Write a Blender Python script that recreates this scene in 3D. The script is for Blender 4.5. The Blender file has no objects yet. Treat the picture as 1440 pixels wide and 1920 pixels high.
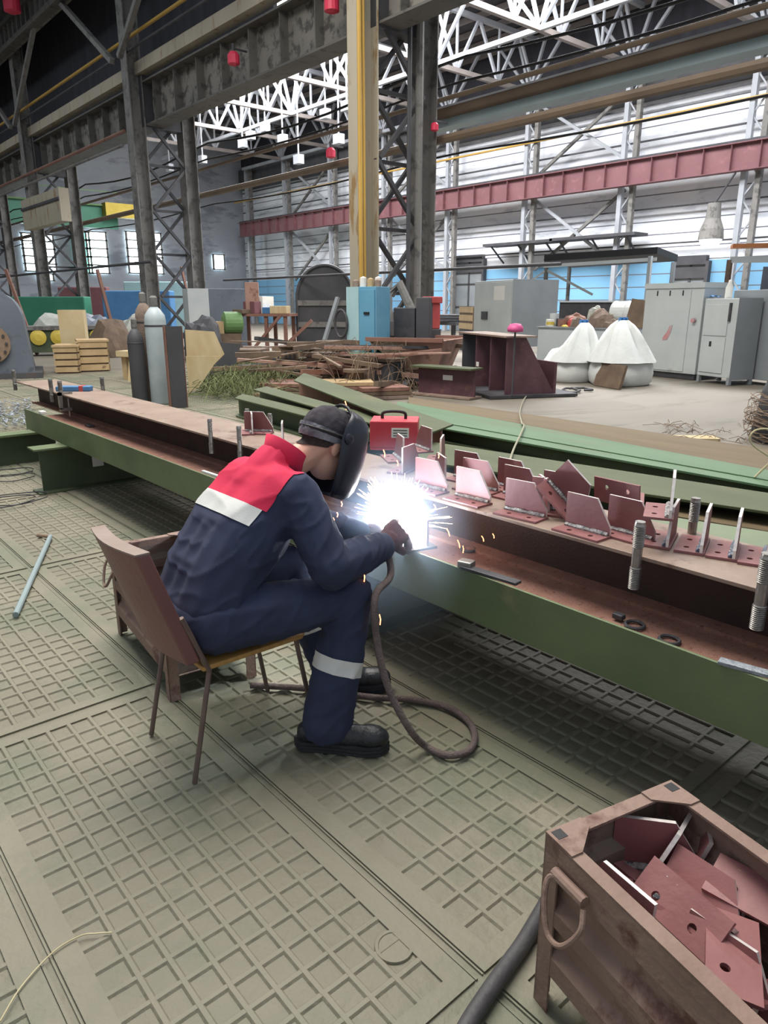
import bpy, bmesh, math, random
from mathutils import Vector, Matrix, noise
random.seed(7)
SC = bpy.context.scene
COL = SC.collection
PI = math.pi

# ---------------------------------------------------------------- camera
F_PX, W_PX, H_PX, HORIZON = 1345.0, 1440.0, 1920.0, 570.0
CAM_H = 1.6
pitch = math.atan((H_PX/2-HORIZON)/F_PX)
yaw = math.atan2(1210, math.hypot(F_PX, H_PX/2-HORIZON))
cam_d = bpy.data.cameras.new('camera'); cam = bpy.data.objects.new('camera', cam_d); COL.objects.link(cam)
cam_d.sensor_fit = 'VERTICAL'; cam_d.sensor_height = 36.0; cam_d.lens = 36.0*F_PX/H_PX
cam_d.clip_start = .05; cam_d.clip_end = 300
cam.location = (0, 0, CAM_H)
cam.rotation_euler = (PI/2-pitch, 0, -yaw)
SC.camera = cam
FW = Vector((math.sin(yaw)*math.cos(pitch), math.cos(yaw)*math.cos(pitch), -math.sin(pitch)))
RT = Vector((math.cos(yaw), -math.sin(yaw), 0)); UP = RT.cross(FW)
def G(u, v, z=0.0):
    """point of the horizontal plane z seen at photo pixel (u, v)"""
    d = FW*F_PX + RT*(u-W_PX/2) - UP*(v-H_PX/2)
    t = (z-CAM_H)/d.z
    return Vector((d.x*t, d.y*t, z))
def GX(u, v, x):
    d = FW*F_PX + RT*(u-W_PX/2) - UP*(v-H_PX/2)
    t = x/d.x
    return Vector((x, d.y*t, CAM_H+d.z*t))
def GY(u, v, y):
    d = FW*F_PX + RT*(u-W_PX/2) - UP*(v-H_PX/2)
    t = y/d.y
    return Vector((d.x*t, y, CAM_H+d.z*t))

# ---------------------------------------------------------------- world, lights, exposure
SC.view_settings.view_transform = 'Standard'; SC.view_settings.look = 'None'
SC.view_settings.exposure = 0.35; SC.view_settings.gamma = 1.0
SC.view_settings.use_curve_mapping = False
w = bpy.data.worlds.new('world'); SC.world = w; w.use_nodes = True
w.node_tree.nodes['Background'].inputs[0].default_value = (.80, .88, 1.0, 1)
w.node_tree.nodes['Background'].inputs[1].default_value = 0.44
def area(name, loc, sx, sy, power, color, rot=(0, 0, 0)):
    d = bpy.data.lights.new(name, 'AREA'); d.shape = 'RECTANGLE'; d.size = sx; d.size_y = sy; d.energy = power; d.color = color
    o = bpy.data.objects.new(name, d); COL.objects.link(o); o.location = loc; o.rotation_euler = rot
    return o
area('rooflight_near', (3.5, 8.0, 12.0), 7, 13, 2500, (1.0, .965, .89), (-.12, .10, 0))
area('rooflight_right_bay', (22.5, 24, 14.6), 7, 40, 15000, (.97, .98, 1.0))
area('rooflight_left_bay', (3, 36, 13.0), 5, 30, 900, (.9, .96, 1.0))
# ---------------------------------------------------------------- materials
MATS = {}
def srgb(h):
    def f(c): return c/12.92 if c <= .04045 else ((c+.055)/1.055)**2.4
    return tuple(f(int(h[i:i+2], 16)/255) for i in (0, 2, 4))+(1,)
def mat(name, c1, c2=None, scale=6.0, rough=.7, metal=0.0, bump=.15, bscale=None, spots=None, spot_amt=.35, sscale=3.0,
        stretch=(1, 1, 1), emit=None, estr=0, detail=6, world=False):
    m = bpy.data.materials.new(name); m.use_nodes = True; MATS[name] = m
    nt = m.node_tree; N = nt.nodes; L = nt.links
    b = N['Principled BSDF']
    b.inputs['Roughness'].default_value = rough; b.inputs['Metallic'].default_value = metal
    tc = N.new('ShaderNodeTexCoord'); mp = N.new('ShaderNodeMapping'); mp.inputs['Scale'].default_value = stretch
    L.new(tc.outputs['Object'], mp.inputs['Vector'])
    n = N.new('ShaderNodeTexNoise'); n.inputs['Scale'].default_value = scale; n.inputs['Detail'].default_value = detail
    L.new(mp.outputs[0], n.inputs['Vector'])
    r = N.new('ShaderNodeValToRGB'); r.color_ramp.elements[0].position = .3; r.color_ramp.elements[1].position = .7
    r.color_ramp.elements[0].color = srgb(c1); r.color_ramp.elements[1].color = srgb(c2 or c1)
    L.new(n.outputs['Fac'], r.inputs[0]); out = r.outputs[0]
    if spots:
        n2 = N.new('ShaderNodeTexNoise'); n2.inputs['Scale'].default_value = sscale; n2.inputs['Detail'].default_value = 8
        n2.inputs['Roughness'].default_value = .65
        L.new(mp.outputs[0], n2.inputs['Vector'])
        r2 = N.new('ShaderNodeValToRGB'); r2.color_ramp.elements[0].position = 1-spot_amt-.04; r2.color_ramp.elements[1].position = 1-spot_amt+.06
        L.new(n2.outputs['Fac'], r2.inputs[0])
        mx = N.new('ShaderNodeMix'); mx.data_type = 'RGBA'
        L.new(r2.outputs[0], mx.inputs[0]); L.new(out, mx.inputs[6]); mx.inputs[7].default_value = srgb(spots)
        out = mx.outputs[2]
    L.new(out, b.inputs['Base Color'])
    if bump:
        n3 = N.new('ShaderNodeTexNoise'); n3.inputs['Scale'].default_value = bscale or scale*4; n3.inputs['Detail'].default_value = 5
        L.new(mp.outputs[0], n3.inputs['Vector'])
        bp = N.new('ShaderNodeBump'); bp.inputs['Strength'].default_value = bump; bp.inputs['Distance'].default_value = .02
        L.new(n3.outputs['Fac'], bp.inputs['Height']); L.new(bp.outputs[0], b.inputs['Normal'])
    if emit:
        b.inputs['Emission Color'].default_value = srgb(emit); b.inputs['Emission Strength'].default_value = estr
    return m

mat('floor_plate', '75705f', '837d6b', 1.3, .62, .0, .25, 40, spots='6d6e5b', spot_amt=.5, sscale=1.1)
mat('floor_cell', '716c5b', '7f7968', 1.3, .62, .0, .35, 40, spots='696a58', spot_amt=.5, sscale=1.1)
mat('floor_far', '6f685d', '7d7569', .5, .6, .0, .12, 20, spots='625b4f', spot_amt=.42, sscale=.7, stretch=(.4, 1.5, 1))
mat('green_paint', '536142', '687552', 2.2, .5, .0, .08, 20, spots='85805f', spot_amt=.33, sscale=1.6)
mat('green_floor_beam', '456142', '53704f', 1.5, .55, .0, .08, 20, spots='5b6243', spot_amt=.40, sscale=1.0, stretch=(2, .5, 2))
mat('olive_dust', '424a2f', '545a3c', 1.2, .7, .0, .15, 20, spots='655840', spot_amt=.36, sscale=1.4, stretch=(2, .5, 2))
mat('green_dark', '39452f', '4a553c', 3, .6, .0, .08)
mat('rust_web', '8a5f50', 'a17868', 9, .85, .0, .6, 190, spots='74493b', spot_amt=.40, sscale=60)
mat('web_shade', '33241f', '3f2d27', 6, .8, .0, .2, 90)  # shade under the top flange put into this near-black web colour
mat('rust_plate', '867164', '9a8678', 4, .5, .15, .15, 40, spots='6c5448', spot_amt=.40, sscale=6)
mat('primer_red', '7e4d4c', '91605f', 5, .55, .0, .08, 40, spots='6e4440', spot_amt=.35, sscale=8)
mat('primer_heat', '7d5545', '6a5468', 12, .45, .3, .1, 40)
mat('steel_cut', 'cfc4bf', 'efe9e4', 30, .4, .4, .1, 80)
mat('weld_bead', 'd6d5d2', '77777a', 60, .35, .7, .8, 120)
mat('weld_blue', '5d7391', 'a7a9ac', 40, .35, .7, .8, 120)
mat('bolt_steel', '8d8984', 'a49f99', 20, .35, .75, .1, 60, spots='6d5a4c', spot_amt=.38, sscale=12)
mat('dark_steel', '393a3f', '4c4a4c', 5, .55, .2, .15)
mat('dark_frame', '3e3e42', '4f4e51', 1.5, .65, .1, .1, spots='5a4a42', spot_amt=.33, sscale=1.5)
mat('crate_rust', '786054', '90786b', 5, .7, .0, .2, 50, spots='5f3e36', spot_amt=.42, sscale=5)
mat('crate_inside', '64564c', '7a6c62', 5, .7, .0, .2, 50, spots='47302a', spot_amt=.42, sscale=5)
mat('maroon_crate', '4f3338', '63434a', 5, .6, .0, .15, spots='70524a', spot_amt=.35)
mat('navy_cloth', '292f47', '313953', 8, .9, 0, .2, 450)
mat('red_cloth', 'cb1f45', 'd82b52', 8, .85, 0, .2, 450)
mat('reflective', 'cfcfca', 'd8d8d4', 8, .5, 0, .08, 200)
mat('skin', 'd9a58c', 'e0ae96', 10, .5, 0, .05)
mat('hair', '38302e', '4a403c', 60, .8, 0, .6, 200)
mat('brown_edge', '5f5039', '6f5f45', 2, .7, 0, .15, 20, stretch=(3, .4, 3))
mat('cap_cloth', '3a353b', '4a454b', 30, .95, 0, .4, 300)
mat('cap_band', '4a4a52', '9a9aa0', 22, .8, 0, .4, 80)
mat('mask_black', '1d1f28', '262836', 5, .35, 0, .03)
mat('mask_lens', '0a0f0c', '101812', 5, .1, 0, 0)
mat('glove', '48232d', '5a2e38', 20, .85, 0, .4, 200)
mat('boot_leather', '202124', '2d2e31', 12, .4, 0, .2, 90)
mat('boot_sole', '26272a', '303134', 12, .7, 0, .3, 60)
mat('chair_vinyl', '6f4846', '7c5450', 4, .5, 0, .1, 40, spots='694541', spot_amt=.4, sscale=3)
mat('chair_worn', '857065', '94827a', 8, .6, 0, .15, 40)
mat('chair_wood', 'a37b42', 'b48a4e', 6, .6, 0, .1, 30, stretch=(8, 1, 1))
mat('chair_leg', '67564f', '786760', 12, .5, .3, .1)
mat('cable_rubber', '39373a', '4a4849', 10, .6, 0, .15, 60)
mat('cable_fabric', '5a4e4c', '6b5d5a', 30, .85, 0, .5, 120)
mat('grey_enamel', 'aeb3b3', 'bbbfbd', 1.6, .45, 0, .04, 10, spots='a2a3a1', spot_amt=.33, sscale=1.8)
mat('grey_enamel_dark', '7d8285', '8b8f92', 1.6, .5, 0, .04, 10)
mat('grey_enamel_low', 'aeb6b9', 'babfc0', 1.2, .5, 0, .04, 10, spots='5f646a', spot_amt=.36, sscale=1.5)
mat('red_smear', 'b9787a', 'a9a4a4', 5, .6, 0, 0)
mat('cabinet_blue', '5990ab', '659ab4', 2, .45, 0, .04)
mat('cabinet_pale', '93b4b8', 'a5c2c4', 2, .45, 0, .04)
mat('cylinder_blue', '98a4a8', 'abb4b6', 4, .45, 0, .05, spots='70777a', spot_amt=.3)
mat('ply_board', 'b9a37a', 'cab892', 2, .7, 0, .1, 30, stretch=(1, 6, 1))
mat('wood', 'a88e68', 'bda47d', 3, .75, 0, .2, 30, spots='7f6748', spot_amt=.36)
mat('timber_dark', '5d4d42', '75624f', 4, .8, 0, .25, 30)
mat('bag_white', 'c9ccc9', 'd8dad6', 3, .7, 0, .3, 16)
mat('bag_fill', 'a3a49c', 'b4b5ac', 6, .9, 0, .5, 60)
mat('strap_blue', '3e76b4', '4b84c0', 20, .8, 0, .3)
mat('tank_grey', '5a616b', '666d77', 1.5, .5, 0, .05, spots='50555d', spot_amt=.4)
mat('brown_flange', '7a6450', '8a7460', 10, .7, 0, .3, spots='50402f')
mat('rust_brown', '7b5548', '8e6a5c', 1.5, .7, 0, .1, spots='664438', spot_amt=.4)
mat('rust_bright', '9b7868', 'ab887a', 1.5, .75, 0, .12, spots='7d5b4d', spot_amt=.42)
mat('girder_red', '6f474b', '7b5357', .6, .6, 0, .03, spots='865a5e', spot_amt=.4)
mat('column_grey', '6d6b68', '7e7b77', .8, .7, 0, .1, spots='575552', spot_amt=.45)
mat('column_pale', 'a09785', 'b0a693', .8, .7, 0, .1, spots='8a6f48', spot_amt=.40, stretch=(1,1,.25))
mat('girder_grey', '55534f', '66635e', .5, .7, 0, .1, spots='45423e', spot_amt=.42)
mat('girder_pale', '6f6b64', '837e76', .5, .7, 0, .1, spots='4a4743', spot_amt=.47)
mat('truss_white', '96999f', 'a6a9ae', 1, .6, 0, 0)
mat('truss_brown', '7a726e', '8a827e', 1, .6, 0, 0)
mat('pipe_yellow', 'b08a3c', 'c09a4a', 1, .6, 0, .05)
mat('pipe_brown', '5d4e42', '70604f', 1, .6, 0, .05)
mat('duct_grey', '7f8f92', '8d9b9d', .6, .6, 0, .03)
mat('roof_deck', '35353a', '43434a', .4, .9, 0, 0, stretch=(1, 6, 1))
mat('concrete', '8f969e', 'a2a8ae', .5, .8, 0, .1)
mat('lamp_red', 'c92a48', 'd63854', 2, .5, 0, 0)
mat('lamp_white', 'd9dadc', 'e4e5e6', 2, .3, 0, 0, emit='f4f6ff', estr=.8)
mat('case_red', 'b8323f', 'c74450', 4, .45, 0, .03)
mat('paper', 'd3d1cb', 'dddbd6', 10, .8, 0, .05)
mat('pink_plastic', 'c64c84', 'd45d92', 10, .5, 0, .1)
mat('green_machine', '2f7058', '3d8067', 1, .5, 0, .05)
mat('green_bright', '587a48', '678855', 6, .6, 0, .1)
mat('yellow_paint', 'c2a93e', 'cdb650', 3, .6, 0, .05)
mat('blue_paint', '3f6f9c', '4c7dab', 3, .6, 0, .05)
mat('red_paint', 'a9403f', 'b94e4c', 3, .6, 0, .05)
mat('orange_paint', 'a9683a', 'b97645', 3, .6, 0, .05)
mat('wire_green', '4f5a35', '75784f', 8, .8, 0, 0)
mat('wire_rust', '6e5a48', '85705c', 8, .8, 0, 0)
mat('rope_grey', '8f8c78', 'a19e8a', 20, .9, 0, .4)
mat('straw', 'b3a883', 'c7bd9a', 8, .8, 0, 0)
mat('rag', '6e5f56', '857366', 8, .95, 0, .5, 50)
mat('foil', '9aa0a6', '6f757c', 9, .5, .3, .8, 30)
mat('window_glass', 'e8f6f8', 'f2fbfc', 1, .3, 0, 0, emit='e6fbff', estr=9.0)
mat('skylight_glass', 'f3efe6', 'fff9ef', 1, .3, 0, 0, emit='fff4e6', estr=1.1)
mat('window_teal', '9ad8cc', 'a8e0d6', 1, .3, 0, 0, emit='7fe0cf', estr=2.2)
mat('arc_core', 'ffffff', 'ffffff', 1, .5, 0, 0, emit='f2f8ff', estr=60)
mat('spark', 'ffe9c8', 'ffe9c8', 1, .5, 0, 0, emit='ffd9a8', estr=14)
mat('spark_orange', 'ffb080', 'ffb080', 1, .5, 0, 0, emit='ff8a50', estr=7)
mat('black', '141416', '1c1c1f', 5, .6, 0, .05)

def wall_mat(name, blue_top):
    m = mat(name, 'dfe2e8', 'eceef2', .35, .8, 0, 0, spots='c6cad2', spot_amt=.42, sscale=.5, stretch=(1, 1, 4))
    nt = m.node_tree; N = nt.nodes; L = nt.links; b = N['Principled BSDF']
    src = b.inputs['Base Color'].links[0].from_socket
    tc = N.new('ShaderNodeTexCoord'); s = N.new('ShaderNodeSeparateXYZ'); L.new(tc.outputs['Object'], s.inputs[0])
    lt = N.new('ShaderNodeMath'); lt.operation = 'LESS_THAN'; lt.inputs[1].default_value = blue_top; L.new(s.outputs['Z'], lt.inputs[0])
    mx = N.new('ShaderNodeMix'); mx.data_type = 'RGBA'; L.new(lt.outputs[0], mx.inputs[0]); L.new(src, mx.inputs[6])
    mx.inputs[7].default_value = srgb('7fb4d8'); 
    # horizontal panel courses
    md = N.new('ShaderNodeMath'); md.operation = 'PINGPONG'; md.inputs[1].default_value = .3; L.new(s.outputs['Z'], md.inputs[0])
    l2 = N.new('ShaderNodeMath'); l2.operation = 'LESS_THAN'; l2.inputs[1].default_value = .025; L.new(md.outputs[0], l2.inputs[0])
    m2 = N.new('ShaderNodeMix'); m2.data_type = 'RGBA'; L.new(l2.outputs[0], m2.inputs[0]); L.new(mx.outputs[2], m2.inputs[6]); m2.inputs[7].default_value = srgb('6d6f78')
    L.new(m2.outputs[2], b.inputs['Base Color'])
wall_mat('wall_panels', 3.55)
wall_mat('wall_panels_plain', -5)
mat('end_wall', '8f949c', 'a3a8b0', .3, .8, 0, .05, spots='7a7f88', spot_amt=.45, sscale=.3, stretch=(1, 1, 3))

# ---------------------------------------------------------------- mesh helpers
class MB:
    def __init__(s): s.v = []; s.f = []; s.mi = []; s.mats = []
    def _m(s, m):
        if m is None: return 0
        if m not in s.mats: s.mats.append(m)
        return s.mats.index(m)
    def add(s, vs, fs, M=None, m=None):
        o = len(s.v); k = s._m(m)
        for p in vs:
            p = Vector(p); s.v.append(M @ p if M else p)
        for f in fs: s.f.append([i+o for i in f]); s.mi.append(k)
        return s
    def box(s, a, b, M=None, m=None):
        x0, y0, z0 = a; x1, y1, z1 = b
        vs = [(x0,y0,z0),(x1,y0,z0),(x1,y1,z0),(x0,y1,z0),(x0,y0,z1),(x1,y0,z1),(x1,y1,z1),(x0,y1,z1)]
        return s.add(vs, [(0,3,2,1),(4,5,6,7),(0,1,5,4),(1,2,6,5),(2,3,7,6),(3,0,4,7)], M, m)
    def bar(s, p, q, wd, ht, upv=(0, 0, 1), m=None):
        p = Vector(p); q = Vector(q); d = (q-p); L_ = d.length; d.normalize()
        u = Vector(upv)
        if abs(u.dot(d)) > .98: u = Vector((1, 0, 0))
        sd = d.cross(u).normalized(); u = sd.cross(d).normalized()
        M = Matrix((( d.x, sd.x, u.x, p.x), (d.y, sd.y, u.y, p.y), (d.z, sd.z, u.z, p.z), (0,0,0,1)))
        return s.box((0, -wd/2, -ht/2), (L_, wd/2, ht/2), M, m)
    def tube(s, pts, r, n=8, m=None, caps=True, rs=None):
        pts = [Vector(p) for p in pts]; k = len(pts); vs = []; fs = []
        t0 = (pts[1]-pts[0]).normalized(); a = t0.orthogonal().normalized()
        for i, p in enumerate(pts):
            t = (pts[min(i+1, k-1)]-pts[max(i-1, 0)]).normalized()
            a = (a - t*a.dot(t)).normalized(); b = t.cross(a)
            rr = rs[i] if rs else r
            for j in range(n):
                an = 2*PI*j/n; vs.append(p + a*math.cos(an)*rr + b*math.sin(an)*rr)
        for i in range(k-1):
            for j in range(n):
                fs.append((i*n+j, i*n+(j+1) % n, (i+1)*n+(j+1) % n, (i+1)*n+j))
        if caps: fs.append(tuple(range(n-1, -1, -1))); fs.append(tuple((k-1)*n+j for j in range(n)))
        return s.add(vs, fs, None, m)
    def lathe(s, prof, n=24, M=None, m=None):
        vs = []; fs = []; k = len(prof)
        for r, z in prof:
            for j in range(n): vs.append((r*math.cos(2*PI*j/n), r*math.sin(2*PI*j/n), z))
        for i in range(k-1):
            for j in range(n): fs.append((i*n+j, i*n+(j+1) % n, (i+1)*n+(j+1) % n, (i+1)*n+j))
        fs.append(tuple(range(n-1, -1, -1))); fs.append(tuple((k-1)*n+j for j in range(n)))
        return s.add(vs, fs, M, m)
    def prism(s, poly, t, M=None, m=None):
        """poly in local XY, extruded along +Z by t"""
        n = len(poly); vs = [(x, y, 0) for x, y in poly]+[(x, y, t) for x, y in poly]
        fs = [tuple(range(n-1, -1, -1)), tuple(range(n, 2*n))]+[(i, (i+1) % n, n+(i+1) % n, n+i) for i in range(n)]
        return s.add(vs, fs, M, m)
    def sheet(s, rows, m=None):
        h = len(rows); wd = len(rows[0]); vs = [p for r in rows for p in r]
        fs = [(i*wd+j, i*wd+j+1, (i+1)*wd+j+1, (i+1)*wd+j) for i in range(h-1) for j in range(wd-1)]
        return s.add(vs, fs, None, m)
    def mesh(s, name):
        me = bpy.data.meshes.new(name); me.from_pydata([tuple(v) for v in s.v], [], s.f); me.update(); return me
    def build(s, name, m, parent=None, bevel=0, smooth=False, off=None, solid=0, subsurf=0, fix=True):
        me = s.mesh(name)
        if s.mats:
            for k in s.mats: me.materials.append(MATS[k])
            me.polygons.foreach_set('material_index', s.mi)
        else: me.materials.append(MATS[m])
        if fix:
            bm = bmesh.new(); bm.from_mesh(me); bmesh.ops.recalc_face_normals(bm, faces=bm.faces[:]); bm.to_mesh(me); bm.free()
        o = bpy.data.objects.new(name, me); COL.objects.link(o)
        if off is not None: me.transform(Matrix.Translation(-Vector(off)))
        if parent: o.parent = parent
        if smooth:
            for p in me.polygons: p.use_smooth = True
        if solid: md = o.modifiers.new('s', 'SOLIDIFY'); md.thickness = solid
        if subsurf: md = o.modifiers.new('ss', 'SUBSURF'); md.levels = subsurf; md.render_levels = subsurf
        if bevel: md = o.modifiers.new('b', 'BEVEL'); md.width = bevel; md.segments = 2; md.limit_method = 'ANGLE'; md.angle_limit = .6
        return o

def thing(name, label, cat, loc=(0, 0, 0), rz=0, group=None, rot=None):
    o = bpy.data.objects.new(name, None); COL.objects.link(o); o.empty_display_size = .1
    o.location = loc; o.rotation_euler = rot if rot else (0, 0, rz)
    o['label'] = label; o['category'] = cat
    if group: o['group'] = group
    return o
def tag(o, label, cat, group=None, kind=None):
    o['label'] = label; o['category'] = cat
    if group: o['group'] = group
    if kind: o['kind'] = kind
    return o
def struct(o): o['kind'] = 'structure'; return o
def place(o, loc, rz=0, rot=None):
    o.location = loc; o.rotation_euler = rot if rot else (0, 0, rz); return o
def copy_tree(o, parent=None):
    kids = list(o.children)
    c = o.copy(); COL.objects.link(c); c.parent = parent
    for ch in kids: copy_tree(ch, c)
    return c
def dup(o, loc, rz=0, label=None, rot=None, group=None):
    c = copy_tree(o); c.location = loc; c.rotation_euler = rot if rot else (0, 0, rz)
    if label: c['label'] = label
    if group: c['group'] = group
    return c
def Mx(loc=(0, 0, 0), rot=(0, 0, 0)):
    from mathutils import Euler
    return Matrix.Translation(loc) @ Euler(rot).to_matrix().to_4x4()
def ibeam(mb, length, h, bw, tf, tw, M=None, m=None):
    """I section along local +Y, standing on z=0"""
    mb.box((-bw/2, 0, 0), (bw/2, length, tf), M, m); mb.box((-bw/2, 0, h-tf), (bw/2, length, h), M, m)
    mb.box((-tw/2, 0, tf), (tw/2, length, h-tf), M, m)
def curve_pts(ctrl, n=8):
    """catmull-rom through control points"""
    P = [Vector(c) for c in ctrl]; P = [P[0]*2-P[1]]+P+[P[-1]*2-P[-2]]; out = []
    for i in range(1, len(P)-2):
        a, b, c, d = P[i-1], P[i], P[i+1], P[i+2]
        for k in range(n):
            t = k/n
            out.append(.5*((2*b)+(c-a)*t+(2*a-5*b+4*c-d)*t*t+(3*b-a-3*c+d)*t**3))
    out.append(P[-2]); return out
# ================================================================ FLOOR
fl = MB()
fl.box((-14, -3, -.30), (36, 58, -.010))
struct(fl.build('floor', 'floor_far'))
# near area: cast plates with raised square ribs
def floor_plates():
    top = MB(); cell = MB()
    PX, PY = .80, 1.90
    X0, Y0 = .305, .895
    # bottoms of the cells
    cell.box((X0-3*PX, Y0-2*PY, -.0125), (X0+8*PX, Y0+9*PY, -.0075))
    rnd = random.Random(3)
    for i in range(-3, 8):
        for j in range(-2, 9):
            x0 = X0+i*PX; y0 = Y0+j*PY; x1 = x0+.765; y1 = y0+1.865
            z = rnd.uniform(-.001, .0)
            # rim
            for a, b in (((x0, y0), (x0+.062, y1)), ((x1-.062, y0), (x1, y1)), ((x0+.062, y0), (x1-.062, y0+.05)), ((x0+.062, y1-.05), (x1-.062, y1))):
                top.box((a[0], a[1], -.0075), (b[0], b[1], z))
            nx, ny = 8, 21
            dx = (x1-x0-.124)/nx; dy = (y1-y0-.10)/ny
            bx = x0+.062; by = y0+.05
            def rib(p, q, dz=0):
                p = Vector(p); q = Vector(q); d = (q-p).normalized(); s = Vector((-d.y, d.x, 0))
                a = .0115; b = .0060
                vs = [p-s*a, p+s*a, q+s*a, q-s*a, p-s*b, p+s*b, q+s*b, q-s*b]
                for k in range(4): vs[k] = Vector((vs[k].x, vs[k].y, -.0075))
                for k in range(4, 8): vs[k] = Vector((vs[k].x, vs[k].y, z-dz))
                top.add(vs, [(4, 5, 6, 7), (0, 4, 7, 3), (1, 2, 6, 5)])
            far = (y0 > 9)
            for a in range(1, nx):
                b = 0
                while b < ny:
                    L_ = rnd.choice((1, 2, 3, 5, 8)); e = min(ny, b+L_)
                    if rnd.random() > .05: rib((bx+a*dx+rnd.uniform(-.001, .001), by+b*dy, 0), (bx+a*dx+rnd.uniform(-.001, .001), by+e*dy, 0))
                    b = e
            for b in range(1, ny):
                a = 0
                while a < nx:
                    L_ = rnd.choice((1, 2, 3, 5)); e = min(nx, a+L_)
                    if rnd.random() > .05: rib((bx+a*dx, by+b*dy+rnd.uniform(-.001, .001), 0), (bx+e*dx, by+b*dy+rnd.uniform(-.001, .001), 0), .0007)
                    a = e
            # gutter strip edges
            top.box((x1+.003, y0, -.0075), (x1+.010, y1, -.002)); top.box((x1+.026, y0, -.0075), (x1+.031, y1, -.002))
    # round lifting boss in one plate
    top.lathe([(.052, -.0065), (.050, -.0005), (.042, -.0005), (.040, -.003), (.0, -.003)], 28, Mx((.985, 1.10, 0)))
    struct(cell.build('floor', 'floor_cell')); struct(top.build('floor', 'floor_plate', fix=False))
floor_plates()

# ================================================================ SHELL
b = MB(); b.box((34, -3, 0), (34.3, 58, 12.2)); struct(b.build('wall_right', 'wall_panels'))
b = MB(); b.box((34, -3, 12.2), (34.3, 58, 14.95)); struct(b.build('trim_4', 'roof_deck'))
b = MB(); b.box((-14, 57.7, 0), (34, 58, 17)); struct(b.build('wall_back', 'end_wall'))
b = MB(); b.box((-14.3, 14, 0), (-14, 58, 17)); struct(b.build('wall_left', 'end_wall'))
b = MB()
# roof of right bay with long skylight openings (x 20..25)
b.box((12.0, -3, 15.6), (19.0, 58, 15.8)); b.box((26.0, -3, 14.9), (34.3, 58, 15.1))
for y in range(0, 58, 6): b.box((18.9, y, 15.6), (26.1, y+2.2, 15.8))
struct(b.build('ceiling', 'roof_deck'))
b = MB(); b.box((-14.3, 26, 16.8), (12, 58, 17.0)); b.box((12.45, 19, 9.2), (12.57, 58, 17)); struct(b.build('ceiling', 'roof_deck'))
n = 0
for y in range(0, 54, 6):
    n += 1
    b = MB(); b.box((19, y+2.2, 15.78), (26, y+6, 15.82)); struct(b.build('window_%d' % n, 'skylight_glass'))
# purlins under the right-hand roof
b = MB()
for x in (13.5, 15, 16.5, 18, 27.5, 29, 30.5, 32, 33.5): b.box((x, 0, 14.6), (x+.1, 57, 14.85))
struct(b.build('trim_1', 'truss_brown'))
# back wall windows
for u0, u1, v0, v1, mt in ((48, 97, 440, 508, 'window_glass'), (143, 164, 436, 512, 'window_teal'), (167, 196, 436, 512, 'window_glass'),
                       (242, 299, 438, 512, 'window_glass'), (400, 418, 478, 505, 'window_glass'), (465, 482, 500, 528, 'window_glass'), (72, 98, 514, 526, 'window_glass')):
    n += 1
    A = GY(u0, v1, 57.65); B = GY(u1, v0, 57.65)
    b = MB(); b.box((A.x, 57.55, A.z), (B.x, 57.66, B.z)); g = struct(b.build('window_%d' % n, mt))
    f = MB(); h = (B.z-A.z)
    for k in range(0, 6 if h > 1.5 else 2):
        z = A.z+h*k/5 if h > 1.5 else A.z+h*k
        f.box((A.x-.1, 57.45, z-.045), (B.x+.1, 57.6, z+.045))
    for x in (A.x, B.x): f.box((x-.06, 57.45, A.z), (x+.06, 57.6, B.z))
    o = f.build('window_frame', 'column_grey'); o.parent = g

# lattice wall columns, stays and rails of the right wall
def wall_column(y):
    t = thing('wall_column', 'pale lattice column against the far white wall', 'column', (33, y, 0), group='lattice columns of the far wall')
    b = MB(); b.box((-.12, -.42, 0), (.12, -.20, 12)); b.build('chord', 'column_grey', t)
    b = MB(); b.box((-.12, .20, 0), (.12, .42, 12)); b.build('chord', 'truss_white', t)
    b = MB(); z = .3; k = 1
    while z < 11.4:
        b.bar((0, -.3*k, z), (0, .3*k, z+.8), .06, .06); z += .8; k = -k
    b.build('lacing', 'truss_white', t); return t
wc = wall_column(14.7)
wc['label'] = 'pale lattice wall column furthest right, beside the bell-shaped lantern'
for y, lb in ((20.5, 'second from the right, behind the black canopy'), (26.3, 'third from the right, behind the left canopy posts'), (32.1, 'fourth from the right, behind the control cabinet'), (37.9, 'just right of the central double column'), (43.7, 'just left of the pale column'), (49.5, 'above the barrel tank'), (55.0, 'in the far corner beside the end wall')):
    dup(wc, (33, y, 0), 0, 'pale lattice wall column '+lb)
for y0, s in ((20.5, 1), (32.1, 1), (43.7, 1)):
    for za, zb in ((3.4, 6.9), (8.2, 11.4)):
        t = thing('wall_brace', 'diagonal cross brace %s the red girder, %s' % ('below' if za < 5 else 'above', {20.5: 'right of the canopy', 32.1: 'behind the control cabinet', 43.7: 'left of the pale column'}[y0]), 'brace', (33.2, y0, 0), group='cross braces on the far wall')
        b = MB(); b.bar((0, .3, za), (0, 5.5, zb), .14, .14); b.build('brace_bar', 'truss_white', t)
        b = MB(); b.bar((.16, .3, zb), (.16, 5.5, za), .14, .14); b.build('brace_bar', 'column_grey', t)
b = MB()
for z in (4.3, 5.9, 8.9, 10.4): b.box((33.55, 0, z), (33.62, 57, z+.07))
struct(b.build('trim_2', 'dark_steel'))
b = MB(); b.box((33.3, 0, 10.7), (33.98, 57, 12.2)); struct(b.build('trim_3', 'dark_frame'))
tag(MB().tube([(32.78, 2, 9.68), (32.78, 57, 9.68)], .055).build('gas_pipe', 'pipe_yellow'), 'yellow gas pipe running along the far white wall above the red girder', 'pipe')
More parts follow.
